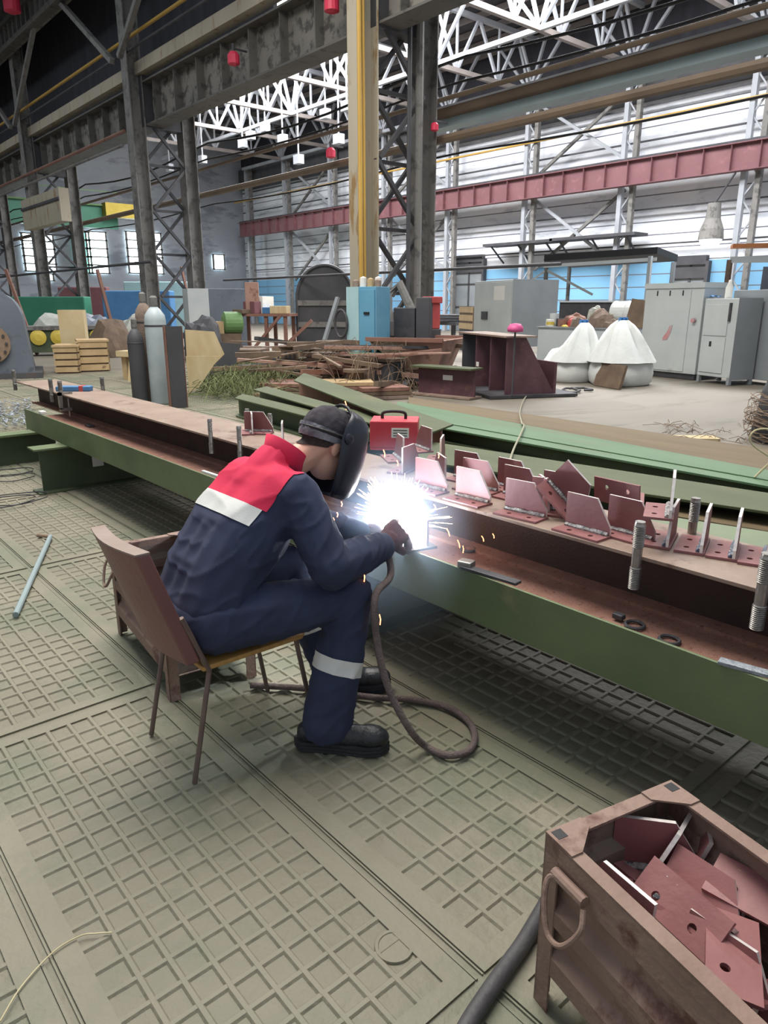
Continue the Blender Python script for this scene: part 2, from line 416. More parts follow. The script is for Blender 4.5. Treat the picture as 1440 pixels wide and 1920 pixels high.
# doors in the right wall
def gate(k, u0, u1, v0):
    A = GX(u0, 560, 33.95); B = GX(u1, 560, 33.95); zt = GX((u0+u1)/2, v0, 33.95).z
    y0, y1 = min(A.y, B.y), max(A.y, B.y)
    b = MB(); b.box((33.85, y0, 0), (33.99, y1, zt)); d = struct(b.build('door_%d' % k, 'grey_enamel_dark'))
    f = MB(); f.box((33.7, y0-.15, 0), (33.99, y0, zt+.15)); f.box((33.7, y1, 0), (33.99, y1+.15, zt+.15)); f.box((33.7, y0, zt), (33.99, y1, zt+.4)); f.box((33.75, y0, zt-.6), (33.9, y1, zt-.1))
    f.box((33.8, (y0+y1)/2-.05, 0), (33.9, (y0+y1)/2+.05, zt))
    for z in (zt*.35, zt*.68): f.box((33.8, y0, z), (33.88, y1, z+.07))
    o = f.build('door_frame', 'dark_frame'); o.parent = d
gate(1, 856, 906, 492); gate(2, 1262, 1320, 497)
# crane girder red
t = thing('crane_runway_girder', 'long red-brown crane girder with web stiffeners along the far white wall', 'girder', (32.6, 0, 6.95))
b = MB(); b.box((-.02, 0, 0), (.02, 56, 1.02)); b.build('web', 'girder_red', t)
b = MB(); b.box((-.22, 0, -.03), (.22, 56, 0)); b.box((-.22, 0, 1.02), (.22, 56, 1.06)); b.build('flange', 'girder_red', t)
b = MB()
for k in range(46): b.box((-.2, 1+k*1.2, 0), (-.02, 1.02+k*1.2, 1.02))
o = b.build('stiffener', 'girder_red', t); o['kind'] = 'stuff'
b = MB(); b.box((-.05, 0, 1.06), (.05, 56, 1.17)); b.build('rail', 'dark_steel', t)
# catwalk shelf on the wall
for A, B, lb in (((905, 458), (1035, 448), 'short dark steel catwalk on the far wall beneath the red girder'), ((1030, 447), (1190, 433), 'longer dark steel catwalk on the far wall right of the short one')):
    P = GX(A[0], A[1], 32.4); Q = GX(B[0], B[1], 32.4)
    t = thing('wall_catwalk', lb, 'catwalk', (32.4, Q.y, P.z))
    b = MB(); b.box((0, 0, -.14), (1.2, P.y-Q.y, 0)); b.build('deck', 'dark_frame', t)
    b = MB(); [b.bar((0.1, yy, -.1), (1.3, yy, -1.0), .07, .07) for yy in (.5, (P.y-Q.y)/2, P.y-Q.y-.5)]; b.build('bracket', 'dark_frame', t)

# ================================================================ MAIN COLUMN ROW (x = 12)
def main_column(y, lab, pale):
    t = thing('crane_column', lab, 'column', (12.1, y, 0))
    H = 15.5
    for sx, mt in ((-.95, pale), (.85, 'column_grey')):
        b = MB()
        b.box((sx-.24, -.24, 0), (sx-.21, .24, H)); b.box((sx+.21, -.24, 0), (sx+.24, .24, H)); b.box((sx-.22, -.02, 0), (sx+.22, .02, H))
        b.build('chord', mt, t)
    b = MB(); z = .4; k = 1
    while z < 7.0:
        b.bar((-.72*k, .16, z), (.62*k, .16, z+1.45), .09, .09); b.bar((.62*k, -.16, z), (-.72*k, -.16, z+1.45), .09, .09)
        b.bar((-.75, .16, z), (.65, .16, z), .08, .08); z += 1.45; k = -k
    b.build('lacing', 'dark_frame', t)
    b = MB(); b.box((-.75, -.2, 7.3), (.65, .2, 9.2)); b.build('head_plate', 'dark_frame', t)
    b = MB(); b.box((-1.3, -.45, 0), (1.2, .45, .08)); b.build('base_plate', 'dark_steel', t)
    return t
cols_y = (13.6, 25.6, 37.6, 49.6)
labs = ('huge pale-fronted double column with yellow pipes in the middle of the hall', 'tall dark double column second in the row, left of the central one',
        'dark double column third in the row above the gas cylinders', 'hazy blue-grey double column at the left edge of the view')
for y, lb, p in zip(cols_y, labs, ('column_pale', 'column_grey', 'column_grey', 'column_grey')): main_column(y, lb, p)
main_column(1.6, 'double column of the row behind the right edge of the view', 'column_grey')
# yellow pipes up the central column
for dx, lb in ((0, 'outer'), (.11, 'inner')):
    tag(MB().tube([(10.80+dx, 13.29, 2.0), (10.80+dx, 13.29, 9.6+dx)], .03 if dx else .05).build('gas_pipe', 'pipe_yellow'), 'yellow riser pipe, %s of the pair on the pale central column' % lb, 'pipe')
tag(MB().tube([(12.55, 13.3, .3), (12.55, 13.3, 13)], .09).build('drain_pipe', 'column_grey'), 'grey vertical pipe clamped inside the central double column', 'pipe')
tag(MB().tube([(12.2, 13.25, .3), (12.2, 13.25, 13)], .05).build('drain_pipe', 'dark_frame'), 'thin dark vertical pipe between the chords of the central column', 'pipe')

def runway(x, z0, z1, y0, y1, lb, m1, m2):
    t = thing('crane_runway_girder', lb, 'girder', (x, y0, z0)); L_ = y1-y0
    b = MB(); b.box((-.03, 0, .05), (.03, L_, z1-z0-.04)); b.build('web', m1, t)
    b = MB(); b.box((-.32, 0, 0), (.32, L_, .05)); b.box((-.38, 0, z1-z0-.05), (.38, L_, z1-z0)); b.build('flange', m2, t)
    b = MB(); k = .75
    while k < L_: b.box((-.28, k, .05), (.28, k+.03, z1-z0-.05)); k += 1.5
    o = b.build('stiffener', m2, t); o['kind'] = 'stuff'
    b = MB(); b.box((-.05, 0, z1-z0), (.05, L_, z1-z0+.13)); b.build('rail', 'dark_steel', t)
    return t
runway(11.75, 7.35, 8.65, 0, 57, 'deep dark crane runway girder carried by the column row across the hall', 'girder_pale', 'girder_grey')
b = MB(); b.box((0, 0, 0), (.35, 45, .35)); place(tag(b.build('walkway_beam', 'column_pale'), 'pale box beam running on top of the dark crane runway girder', 'beam'), (11.25, 12, 8.85))
b = MB(); b.box((0, 0, 0), (.9, 57, .06)); place(tag(b.build('crane_walkway', 'girder_grey'), 'dark plate walkway behind the crane runway girder', 'walkway'), (13.2, 0, 8.7))
# upper tier, ribbed brake girder
t = thing('upper_brake_girder', 'ribbed grey girder with bright panels high at upper left', 'girder', (10.76, 20, 11.9))
b = MB(); b.box((0, 0, 0), (.1, 37, 1.9)); b.build('web', 'girder_pale', t)
b = MB()
for z in (0, .85, 1.8): b.box((-.35, 0, z), (0, 37, z+.18))
b.build('flange', 'girder_grey', t)
b = MB()
for k in range(62): b.box((-.25, .3+k*.6, .1), (0, .5+k*.6, 1.85))
o = b.build('stiffener', 'girder_grey', t); o['kind'] = 'stuff'
t = thing('upper_roof_beam', 'pale rust-stained beam crossing the top left corner', 'beam', (9.2, 26, 15.2))
b = MB(); b.box((0, 0, 0), (.35, 31, 1.3)); b.build('web', 'girder_pale', t)
b = MB(); b.box((-.2, 0, -.15), (.5, 31, 0)); b.box((-.2, 0, 1.3), (.5, 31, 1.4)); b.build('flange', 'rust_plate', t)
# long pipes and rails along the row
def long_bar(name, x, z, r, m, lb, cat='pipe', y0=0.5, y1=57, sag=0):
    pts = []
    nn = 1 if not sag else 32
    for k in range(nn+1):
        y = y0+(y1-y0)*k/nn; s = abs(math.sin(PI*(y-1.6)/12))*sag if sag else 0
        pts.append((x, y, z-s))
    return tag(MB().tube(pts, r).build(name, m), lb, cat)
long_bar('gas_pipe', 11.0, 9.8, .05, 'pipe_yellow', 'yellow gas pipe running high along the column row at upper left', y0=16)
long_bar('steam_pipe', 13.35, 5.35, .10, 'pipe_brown', 'thick brown pipe along the column row at right, lowest of the pair')
long_bar('steam_pipe', 13.35, 6.2, .055, 'pipe_brown', 'brown pipe along the column row above the thicker one')
long_bar('power_cable', 13.6, 7.1, .035, 'black', 'black sagging cable, upper one strung along the right of the column row', 'cable', sag=.35)
long_bar('power_cable', 13.5, 6.55, .03, 'black', 'black sagging cable just above the grey duct', 'cable', sag=.2)
long_bar('power_cable', 13.7, 5.1, .025, 'black', 'thin black cable strung just below the brown pipes', 'cable', sag=.15)
long_bar('trolley_rail', 10.9, 7.2, .06, 'rust_brown', 'rust-brown conductor rail under the runway girder at left', 'rail', y0=26)
long_bar('trolley_rail', 10.8, 6.75, .05, 'column_grey', 'grey conductor rail, second beneath the runway girder at left', 'rail', y0=26)
long_bar('guard_rail', 11.0, 9.45, .04, 'dark_frame', 'dark handrail along the runway girder walkway', 'railing', y0=14)
t = thing('air_duct', 'grey-blue rectangular duct with bright top edge running along the right', 'duct', (13.9, 3, 5.75))
b = MB(); b.box((0, 0, 0.02), (.4, 11.5, .20)); b.build('duct_body', 'duct_grey', t)
b = MB(); b.box((-.05, 0, .20), (.4, 11.5, .43)); b.build('upper_beam', 'pipe_brown', t)
b = MB(); b.box((-.08, 0, .43), (.45, 11.5, .47)); b.build('ledge', 'truss_white', t)
# knee braces of the row
for y in (25.6, 37.6):
    for s in (1, -1):
        t = thing('knee_brace', 'slanting pale brace bar at upper left, on the %s side of the %s column' % ('far' if s > 0 else 'near', 'second' if y < 30 else 'third'), 'brace', (10.66, y, 0), group='knee braces at upper left')
        b = MB(); b.bar((0, s*.3, 9.2), (0, s*4.5, 12.0), .16, .16); b.build('brace_bar', 'column_grey', t)
# transverse trusses of the right bay
def truss(y):
    t = thing('roof_truss', 'white tubular roof truss spanning the right bay', 'truss', (12.6, y, 12), group='white roof trusses of the right bay')
    b = MB(); b.box((0, -.1, -.1), (20.4, .1, .1)); b.build('bottom_chord', 'truss_brown', t)
    b = MB(); b.box((0, -.1, 2.3), (20.4, .1, 2.5)); b.build('top_chord', 'truss_white', t)
    b = MB()
    for k in range(7):
        x = k*2.914
        b.bar((x, 0, 0), (x+1.457, 0, 2.4), .12, .12); b.bar((x+1.457, 0, 2.4), (x+2.914, 0, 0), .12, .12)
        b.bar((x, 0, 0), (x, 0, 2.4), .09, .09)
    b.build('web_member', 'truss_white', t); return t
tr = truss(14.7)
for y, nm in ((20.5, 'second'), (26.3, 'third'), (32.1, 'fourth'), (37.9, 'fifth'), (43.7, 'sixth'), (49.5, 'seventh')): dup(tr, (12.6, y, 12), 0, 'white tubular roof truss of the right bay, %s from the near end' % nm)
tr['label'] = 'white tubular roof truss of the right bay, nearest of the row'
def long_truss(x, lb):
    t = thing('roof_bracing', lb, 'truss', (x, 3.1, 12))
    b = MB(); b.box((-.09, 0, -.09), (.09, 52, .09)); b.build('bottom_chord', 'truss_white', t)
    for k in range(9):
        b = MB(); y = k*5.8
        for dy in (-2.2, -.9, .9, 2.2): b.bar((0, max(0, y), 0), (0, max(0, y+dy), 2.5), .13, .13)
        b.build('strut', 'truss_white', t)
long_truss(32.6, 'white V-strutted longitudinal bracing above the far wall columns')
long_truss(25.8, 'white V-strutted longitudinal bracing along the middle of the right roof')
long_truss(19.2, 'white V-strutted longitudinal bracing on the near side of the right roof')
# left bay dark trusses
def dtruss(y):
    t = thing('dark_roof_truss', 'dark roof truss in the gloom of the left bay', 'truss', (-12, y, 13.2), group='dark trusses of the left bay')
    b = MB(); b.box((0, -.12, -.12), (23.5, .12, .12)); b.box((0, -.12, 3.2), (23.5, .12, 3.4)); b.build('chord', 'dark_frame', t)
    b = MB()
    for k in range(6):
        x = k*3.9; b.bar((x, 0, 0), (x+1.95, 0, 3.3), .14, .14); b.bar((x+1.95, 0, 3.3), (x+3.9, 0, 0), .14, .14)
    b.build('web_member', 'dark_frame', t); return t
dt = dtruss(31.6)
for y, nm in ((37.6, 'second'), (43.6, 'third'), (49.6, 'furthest')): dup(dt, (-12, y, 13.2), 0, 'dark roof truss in the gloom of the left bay, %s of the row' % nm)
dt['label'] = 'dark roof truss in the gloom of the left bay, nearest of the row'
# red lamps
def lamp(P, r, lb, m='lamp_red'):
    t = thing('warning_lamp', lb, 'lamp', P)
    b = MB(); b.lathe([(r*.5, -r), (r, -r*.8), (r, r*.5), (r*.6, r)], 14); b.build('housing', m, t)
    b = MB(); b.lathe([(r*.25, r), (r*.25, r*2.2)], 8); b.build('stem', 'dark_frame', t)
    b = MB(); b.bar((0, 0, r*1.5), (.42, 0, r*1.5), .04, .04); b.build('bracket_arm', 'dark_frame', t)
for u, v, y, r, lb in ((438, 110, 11.18, .16, 'red warning lamp under the walkway, left of the pale column'), (622, 8, 11.18, .17, 'red warning lamp at the top edge beside the pale column'),
                    (620, 287, 12.95, .13, 'red warning lamp low behind the brown pipes'), (815, 238, 13.0, .09, 'small red lamp on the right flank of the central column'),
                    (22, 8, 9.8, .3, 'red lamp in the top left corner')):
    lamp(GX(u, v, y), r, lb)
# big white lantern right wall
P = GX(1335, 425, 31)
t = thing('high_bay_lantern', 'white bell-shaped high bay lantern hanging before the far wall at right', 'lamp', P)
b = MB(); b.lathe([(.5, -.5), (.46, -.1), (.3, .3), (.25, .9)], 20); b.build('lamp_shade', 'column_grey', t)
b = MB(); b.lathe([(.02, -.8), (.35, -.72), (.46, -.5)], 20); b.build('bulb', 'lamp_white', t)
b = MB(); b.bar((0, 0, .9), (1.5, 0, 2.2), .06, .06); b.build('bracket_arm', 'dark_steel', t)
# white hanging fittings seen under the girder at left of the column
for k, (u, v) in enumerate(((470, 255), (497, 240), (530, 262), (610, 215), (650, 200), (455, 270), (318, 315), (380, 300), (635, 262), (560, 300))):
    P = GX(u, v, 24)
    t = thing('hanging_luminaire', 'small white fitting hanging beneath the bright roof, seen left of the pale column', 'lamp', P, group='white fittings under the distant roof')
    b = MB(); b.box((-.18, -.25, -.2), (.18, .25, .25)); b.build('housing', 'truss_white', t)
    b = MB(); b.bar((0, 0, .25), (0, 0, 15.75-P.z), .06, .06); b.build('hanger', 'truss_white', t)
# green overhead crane at the far left
P = GY(215, 405, 53); Q = GY(470, 425, 53)
t = thing('overhead_crane', 'green bridge crane at the far end of the left bay', 'crane', (P.x, 53, P.z))
L_ = 10.6-P.x
b = MB(); b.box((0, -.5, -.9), (L_, 0, .5)); b.build('bridge_girder', 'green_machine', t)
b = MB(); b.box((0, -.7, .5), (L_, 0, .6)); b.box((0, -.7, 1.4), (L_, -.65, 1.45)); b.build('walkway', 'green_bright', t)
b = MB(); b.box((L_*.1, -1.2, -.2), (L_*.1+2.6, -.5, .7)); b.build('trolley', 'yellow_paint', t)
b = MB(); b.box((L_-2.2, -1.6, -2.6), (L_-.6, -.6, -1.0)); b.build('cab', 'orange_paint', t)
# white box unit left (45-130, 385-430)
P = GX(46, 432, 10.5); Q = GX(112, 380, 10.5)
t = thing('switch_box', 'large pale steel box hung beneath the rail at far left', 'box', (10.5, min(P.y, Q.y), P.z))
b = MB(); b.box((0, 0, 0), (.4, abs(P.y-Q.y), 1.25)); b.build('body', 'column_pale', t)
b = MB(); b.box((-.05, 0, .8), (0, abs(P.y-Q.y), .9)); b.build('rib', 'dark_frame', t)
# horizontal tie rail far left
long_bar('tie_rail', 10.6, 2.95, .05, 'dark_frame', 'thin dark rail crossing before the bright windows at left', 'rail', y0=24, y1=56)
long_bar('tie_rail', 13.2, 2.41, .035, 'dark_frame', 'thin dark pipe crossing from the central column to the canopy at head height', 'pipe', y0=9.6, y1=24)
# ================================================================ WORK BEAM ON SUPPORTS
Y_L = 7.75
t = thing('lying_girder', 'long green and rust H-beam lying on its side as a work table', 'girder', (1.96, -1.5, .40))
b = MB(); b.box((0, 0, 0), (.012, Y_L+1.5, .20)); b.build('near_flange', 'green_paint', t, bevel=.002)
b = MB(); b.box((.012, 0, .10), (1.05, Y_L+1.5, .112)); b.build('web', 'rust_web', t)
b = MB(); b.box((1.05, 0, 0), (1.062, Y_L+1.5, .20)); b.build('far_flange', 'green_paint', t)
t = thing('upright_girder', 'rust-brown I-beam standing on the lying girder, brackets set out on its top flange', 'girder', (2.42, -1.5, .512))
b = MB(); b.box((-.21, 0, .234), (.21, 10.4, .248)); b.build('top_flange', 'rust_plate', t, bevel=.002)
b = MB(); b.box((-.008, 0, .014), (.008, 10.35, .234)); b.build('web', 'web_shade', t)
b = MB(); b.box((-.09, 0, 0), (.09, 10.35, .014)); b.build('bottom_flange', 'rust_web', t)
ZT = .76
# cross supports
def support(y, x0, lb, dark):
    t = thing('support_girder', lb, 'girder', (x0, y, 0))
    b = MB(); b.box((0, -.10, .385), (1.6, .10, .40)); b.build('top_flange', 'green_paint', t)
    b = MB(); b.box((.06, -.008, .014), (1.55, .008, .385)); b.build('web', dark, t)
    b = MB(); b.box((0, -.10, 0), (1.6, .10, .014)); b.build('bottom_flange', 'green_dark', t)
support(6.62, 1.68, 'green cross girder carrying the far left end of the work beam', 'green_dark')
support(2.62, 1.96, 'dark cross girder under the middle of the work beam behind the welder', 'green_dark')
support(-.9, 1.9, 'green cross girder under the near end of the work beam', 'green_dark')
P = G(205, 888, .12)
t = thing('paper_label', 'white paper tag stuck to the dark web of the left cross girder', 'label', (2.23, 6.595, .17))
b = MB(); b.box((-.05, -.004, 0), (.05, 0, .11)); b.build('sheet', 'paper', t)
# second green beam behind at far left end (floor)
def floor_beam(name, pts, wz, h, m, lb):
    A = G(*pts[0]); B = G(*pts[1]); d = (B-A); L_ = d.length; an = math.atan2(d.y, d.x)-PI/2
    t = thing(name, lb, 'girder', A, an)
    b = MB(); b.box((-wz/2, 0, h-.015), (wz/2, L_, h)); b.build('top_flange', m[0], t)
    b = MB(); b.box((-.01, 0, .015), (.01, L_, h-.015)); b.build('web', m[1], t)
    b = MB(); b.box((-wz/2, 0, 0), (wz/2, L_, .015)); b.build('bottom_flange', m[1], t)
    return t
def yb(x0, x1, y0, y1, h, m, lb, dz=0, sk=0):
    t = thing('floor_girder', lb, 'girder', (x0, y0, dz), sk); wz = x1-x0; L_ = y1-y0
    b = MB(); b.box((0, 0, h-.02), (wz, L_, h)); b.build('top_flange', m[0], t, bevel=.003)
    b = MB(); b.box((wz/2-.01, 0, .02), (wz/2+.01, L_, h-.02)); b.build('web', m[1], t)
    b = MB(); b.box((0, 0, 0), (wz, L_, .02)); b.build('bottom_flange', m[1], t)
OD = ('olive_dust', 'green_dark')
def quad_girder(a, b_, c, d, h, m, lb):
    """top flange outline from its far-left, near-left (bottom), near-right, far-right corners at height h"""
    A, B, C_, D = [G(u, v, h) for u, v in (a, b_, c, d)]
    t = thing('floor_girder', lb, 'girder', (B.x, B.y, 0)); o = V3 = Vector((B.x, B.y, 0))
    poly = [(p.x-o.x, p.y-o.y) for p in (A, B, C_, D)]
    bb = MB(); bb.prism(poly, .02, Mx((0, 0, h-.02))); bb.build('top_flange', m[0], t, bevel=.003)
    bb = MB(); bb.prism(poly, .02); bb.build('bottom_flange', m[1], t)
    p = (A+B)/2-o; q = (C_+D)/2-o; bb = MB(); bb.bar((p.x, p.y, h/2), (q.x, q.y, h/2), .02, h-.04); bb.build('web', m[2] if len(m) > 2 else m[1], t)
    return t
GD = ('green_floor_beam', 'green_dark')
quad_girder((766, 744), (766, 760), (1500, 897), (1500, 850), .06, ('brown_edge', 'green_dark'), 'dusty brown flat beam at the outer edge of the girder stack')
quad_girder((745, 752), (738, 776), (1500, 910), (1500, 892), .30, GD, 'bright green girder along the outer side of the girder stack')
quad_girder((738, 777), (736, 786), (1500, 922), (1500, 911), .29, GD, 'narrow bright green girder tight against the broad one')
quad_girder((570, 699), (551, 713), (805, 812), (850, 795), .42, ('olive_dust', 'green_dark', 'rust_brown'), 'pale green girder end sticking out of the stack at the brushwood pile')
quad_girder((500, 724), (475, 730), (760, 812), (770, 797), .34, OD, 'olive girder end lying lower left of the pale green one')
quad_girder((455, 738), (440, 746), (700, 812), (716, 800), .28, OD, 'dusty olive girder end nearest the head of the welder at left')
quad_girder((738, 790), (745, 812), (1500, 948), (1500, 926), .14, ('green_dark', 'green_dark'), 'dark sunken girder in the middle of the stack')
quad_girder((770, 822), (775, 862), (1500, 968), (1500, 933), .30, OD, 'dusty olive girder with rust patches close behind the brackets')
quad_girder((1180, 935), (1190, 955), (1500, 1005), (1500, 972), .20, ('brown_edge', 'green_dark'), 'dark brown girder seen behind the back stud')
quad_girder((1150, 952), (1150, 985), (1500, 1048), (1500, 1006), .26, ('green_paint', 'green_dark'), 'green girder nearest behind the work beam at the right')
t = thing('red_inverter', 'red portable welding power source with a white label lying behind the work beam', 'welding machine', (G(697, 836, .31).x, G(697, 836, .31).y, .302), -.80)
b = MB(); b.box((0, -.17, 0), (.44, .17, .02)); b.box((0, -.17, .02), (.44, .17, .27)); b.build('case', 'case_red', t, bevel=.03)
b = MB(); b.box((.20, -.176, .12), (.36, -.171, .21)); b.build('white_label', 'paper', t)
b = MB()
for k in range(3): b.box((.215, -.178, .135+k*.025), (.345, -.176, .143+k*.025))
b.build('label_print', 'dark_steel', t)
b = MB(); b.tube(curve_pts([(.10, 0, .26), (.12, 0, .33), (.30, 0, .33), (.32, 0, .26)], 5), .015); b.build('handle', 'black', t)
# ---------------------------------------------------------------- brackets
def hole_plate(w_, l_, t_, holes, chamf=None):
    """plate in local XY [0,w]x[-l/2,l/2], with round holes made by boolean-free ring quads"""
    bm = bmesh.new()
    outer = [(0, -l_/2), (w_, -l_/2), (w_, l_/2), (0, l_/2)]
    vs = [bm.verts.new((x, y, 0)) for x, y in outer]
    es = [bm.edges.new((vs[i], vs[(i+1) % 4])) for i in range(4)]
    for hx, hy, r in holes:
        hv = [bm.verts.new((hx+r*math.cos(a*PI/7), hy+r*math.sin(a*PI/7), 0)) for a in range(14)]
        es += [bm.edges.new((hv[i], hv[(i+1) % 14])) for i in range(14)]
    bmesh.ops.triangle_fill(bm, use_beauty=True, use_dissolve=False, edges=es)
    r = bmesh.ops.extrude_face_region(bm, geom=bm.faces[:])
    bmesh.ops.translate(bm, vec=(0, 0, t_), verts=[v for v in r['geom'] if isinstance(v, bmesh.types.BMVert)])
    bmesh.ops.recalc_face_normals(bm, faces=bm.faces[:])
    me = bpy.data.meshes.new('base_plate'); bm.to_mesh(me); bm.free(); return me
BP = hole_plate(.10, .205, .009, [(.035, -.05, .010), (.035, .045, .010)]); BP.materials.append(MATS['primer_red'])
def bracket_parts(t, chs=-1, tall=.132, hole=False, bead='weld_bead'):
    o = bpy.data.objects.new('base_plate', BP); COL.objects.link(o); o.parent = t
    # gusset with chamfered corner; two-tone: faces primer, cut edges bright
    poly = [(-.10, 0), (.10, 0), (.10, tall), (-.035, tall), (-.10, tall*.22)]
    if chs > 0: poly = [(-x, y) for x, y in poly][::-1]
    b = MB(); n = len(poly); T = .010; M = Matrix(((0, 0, 1, .083), (1, 0, 0, 0), (0, 1, 0, .009), (0, 0, 0, 1)))
    vs = [(x, y, 0) for x, y in poly]+[(x, y, T) for x, y in poly]
    b.add(vs, [tuple(range(n-1, -1, -1)), tuple(range(n, 2*n))], M, 'primer_red')
    b.add(vs, [(i, (i+1) % n, n+(i+1) % n, n+i) for i in range(n)], M, 'steel_cut')
    b.build('gusset_plate', None, t, fix=True)
    b = MB(); rnd = random.Random(5); pts = []; rs = []
    for k in range(15): pts.append((.080, -.095+k*.19/14, .012)); rs.append(.008+.005*rnd.random())
    b.tube(pts, .007, 6, rs=rs); b.build('weld_bead', bead, t)
def bracket(loc, rz, lb, chs=-1, rot=None, grp=None, bead='weld_bead', tall=.132):
    t = thing('welded_bracket', lb, 'bracket', loc, rz, grp, rot); bracket_parts(t, chs, tall, bead=bead); return t
def BR(u, v, rz, lb, **k):
    P = G(u, v, ZT+.001); return bracket(P, rz, lb, **k)
# (x front edge, y centre)
rowdata = [((2.225, 2.33), .06, 'first bracket to the right of the welding arc, front row of the top flange'),
        ((2.225, 2.07), .02, 'second front-row bracket right of the arc'),
        ((2.225, 1.77), .10, 'third front-row bracket right of the arc, pushed forward in the row'),
        ((2.215, 1.475), -.02, 'fourth front-row bracket, just left of the nearest threaded stud'),
        ((2.30, 1.345), -.03, 'fifth bracket, tucked close behind the fourth one')]
for (x, y), rz, lb in rowdata: bracket((x, y, ZT), rz, 'rust-red '+lb)
second = [((2.37, 2.46), -.5, 'bracket turned askew in the back row close to the arc', 1, None),
        ((2.40, 2.17), .15, 'back-row bracket peeking above the second front bracket', -1, None),
        ((2.50, 2.33), .1, 'bracket furthest back behind the first two, top edge showing', -1, None),
        ((2.52, 2.08), .0, 'bracket in the back row over the second front bracket', -1, None),
        ((2.42, 1.95), .05, 'back-row bracket behind the gap of second and third front brackets', -1, None),
        ((2.36, 1.70), .35, 'back-row bracket turned behind the third front bracket', -1, None),
        ((2.47, 1.76), .1, 'back-row bracket peeking over the turned one', -1, None),
        ((2.37, 1.85), -.6, 'bracket turned towards the arc in the middle of the heap', 1, None)]
for (x, y), rz, lb, ch, rot in second: bracket((x, y, ZT), rz, 'rust-red '+lb, chs=ch, rot=rot)
bracket((2.33, 1.66, ZT+.06), 0, 'rust-red bracket thrown on top of the heap with one corner pointing up', rot=(.75, -.15, .15))
bracket((2.47, 1.47, ZT+.175), 0, 'rust-red bracket on edge with its bolt hole facing out beside the pointed one', rot=(0, PI/2-.12, -.05))
bracket((2.36, 1.28, ZT+.115), 0, 'rust-red bracket tipped over with its bright cut edge sticking up, right end of the heap', rot=(0, 0, -1.1))
for x, y, lb in ((2.40, 1.285, 'first of the row turned sideways, just right of the threaded stud'), (2.43, 1.176, 'second of the sideways row'), (2.455, 1.075, 'third of the sideways row'),
                 (2.475, .975, 'fourth of the sideways row beside the near stud'), (2.50, .875, 'fifth of the sideways row at the right picture edge')):
    bracket((x, y, ZT+.001), -1.22, 'rust-red bracket, '+lb, bead='weld_blue')
for u, v, rz, lb, ch in ((448, 812, -.5, 'on the beam left of the welder between two studs', 1), (478, 815, .7, 'facing the other way left of the welder near his collar', -1),
                     (504, 832, -.6, 'directly behind the back of the head of the welder', 1), (720, 862, -.5, 'beside the welding mask on the top flange', 1),
                     (742, 880, -1.2, 'turned edge-on just above the arc', 1), (800, 862, -.9, 'with a bright slanting edge behind the arc', 1), (770, 845, -.3, 'furthest back behind the arc near the red power source', 1)):
    BR(u, v, rz, 'rust-red bracket '+lb, chs=ch)
# ---------------------------------------------------------------- studs
def stud(P, h, r, lb, rot=None):
    t = thing('threaded_stud', lb, 'stud', P, rot=rot)
    def thread(z0, z1):
        pr = []; z = z0; p = .0062
        while z < z1-p: pr += [(r*.86, z), (r*1.06, z+p*.5)]; z += p
        pr.append((r*.93, z1)); return pr
    b = MB(); b.lathe(thread(0, h*.33), 20); b.build('lower_thread', 'bolt_steel', t)
    b = MB(); b.lathe([(r*.9, h*.33), (r*.9, h*.62)], 20); b.build('shank', 'bolt_steel', t, smooth=False)
    b = MB(); b.lathe(thread(h*.62, h*.97)+[(r*.9, h), (0, h)], 20); b.build('upper_thread', 'bolt_steel', t)
stud((2.185, 1.195, .645), .245, .019, 'steel threaded stud tacked to the front flange edge, second from the right')
stud((2.175, .775, .645), .245, .020, 'steel threaded stud tacked to the flange edge at the right picture border')
P = G(1297, 1000, ZT); stud((P.x, P.y, .655), .245, .018, 'steel threaded stud on the back flange edge behind the sideways brackets')
for u, v, lb in ((390, 820, 'thin steel stud on the flange edge left of the welder, leftmost of the pair'), (447, 835, 'steel stud on the flange edge close to the collar of the welder')):
    P = G(u, v, ZT); stud((2.19, P.y, .65), .23, .016, lb)
for u, v, lb in ((488, 792, 'steel stud on the back flange edge behind the brackets left of the welder'), (545, 800, 'steel stud half hidden by the cap of the welder')):
    P = G(u, v, ZT); stud((2.65, P.y, .65), .22, .016, lb)
for u, lb in ((28, 'stud standing at the very left end of the work beam'), (95, 'stud at the left end of the work beam nearest the clamp'), (112, 'stud beside the blue pack at the left end'), (192, 'stud on the far flange edge at the left end')):
    P = GX(u, 720, 2.2 if u != 192 else 2.65); stud((P.x, P.y, .66), .23, .022, 'blurry steel '+lb)
# things on the left end of the beam
P = G(140, 733, ZT)
t = thing('electrode_pack', 'blue and red pack lying on the left end of the work beam', 'packet', P, .9)
b = MB(); b.box((-.05, -.17, 0), (.05, .17, .05)); b.build('wrapper', 'blue_paint', t, bevel=.01)
b = MB(); b.box((-.052, -.1, -.001), (.052, -.06, .053)); b.build('red_band', 'red_paint', t)
P = G(110, 740, ZT)
t = thing('screw_clamp', 'steel screw clamp gripping the left end of the flange', 'clamp', (2.2, P.y, .70))
b = MB(); b.box((-.03, -.02, .05), (.10, .02, .08)); b.box((-.03, -.02, -.08), (0, .02, .08)); b.box((-.03, -.02, -.1), (.08, .02, -.07)); b.build('frame', 'bolt_steel', t)
b = MB(); b.tube([(.06, 0, -.16), (.06, 0, .02)], .01); b.build('screw', 'bolt_steel', t)
def small(u, v, x, name, lb, cat, sz, m, z=.5125, rz=0):
    P = G(u, v, z); b = MB(); b.box((-sz[0]/2, -sz[1]/2, 0), (sz[0]/2, sz[1]/2, sz[2])); o = b.build(name, m, bevel=min(sz)*.2); place(tag(o, lb, cat), (P.x, P.y, z), rz); return o
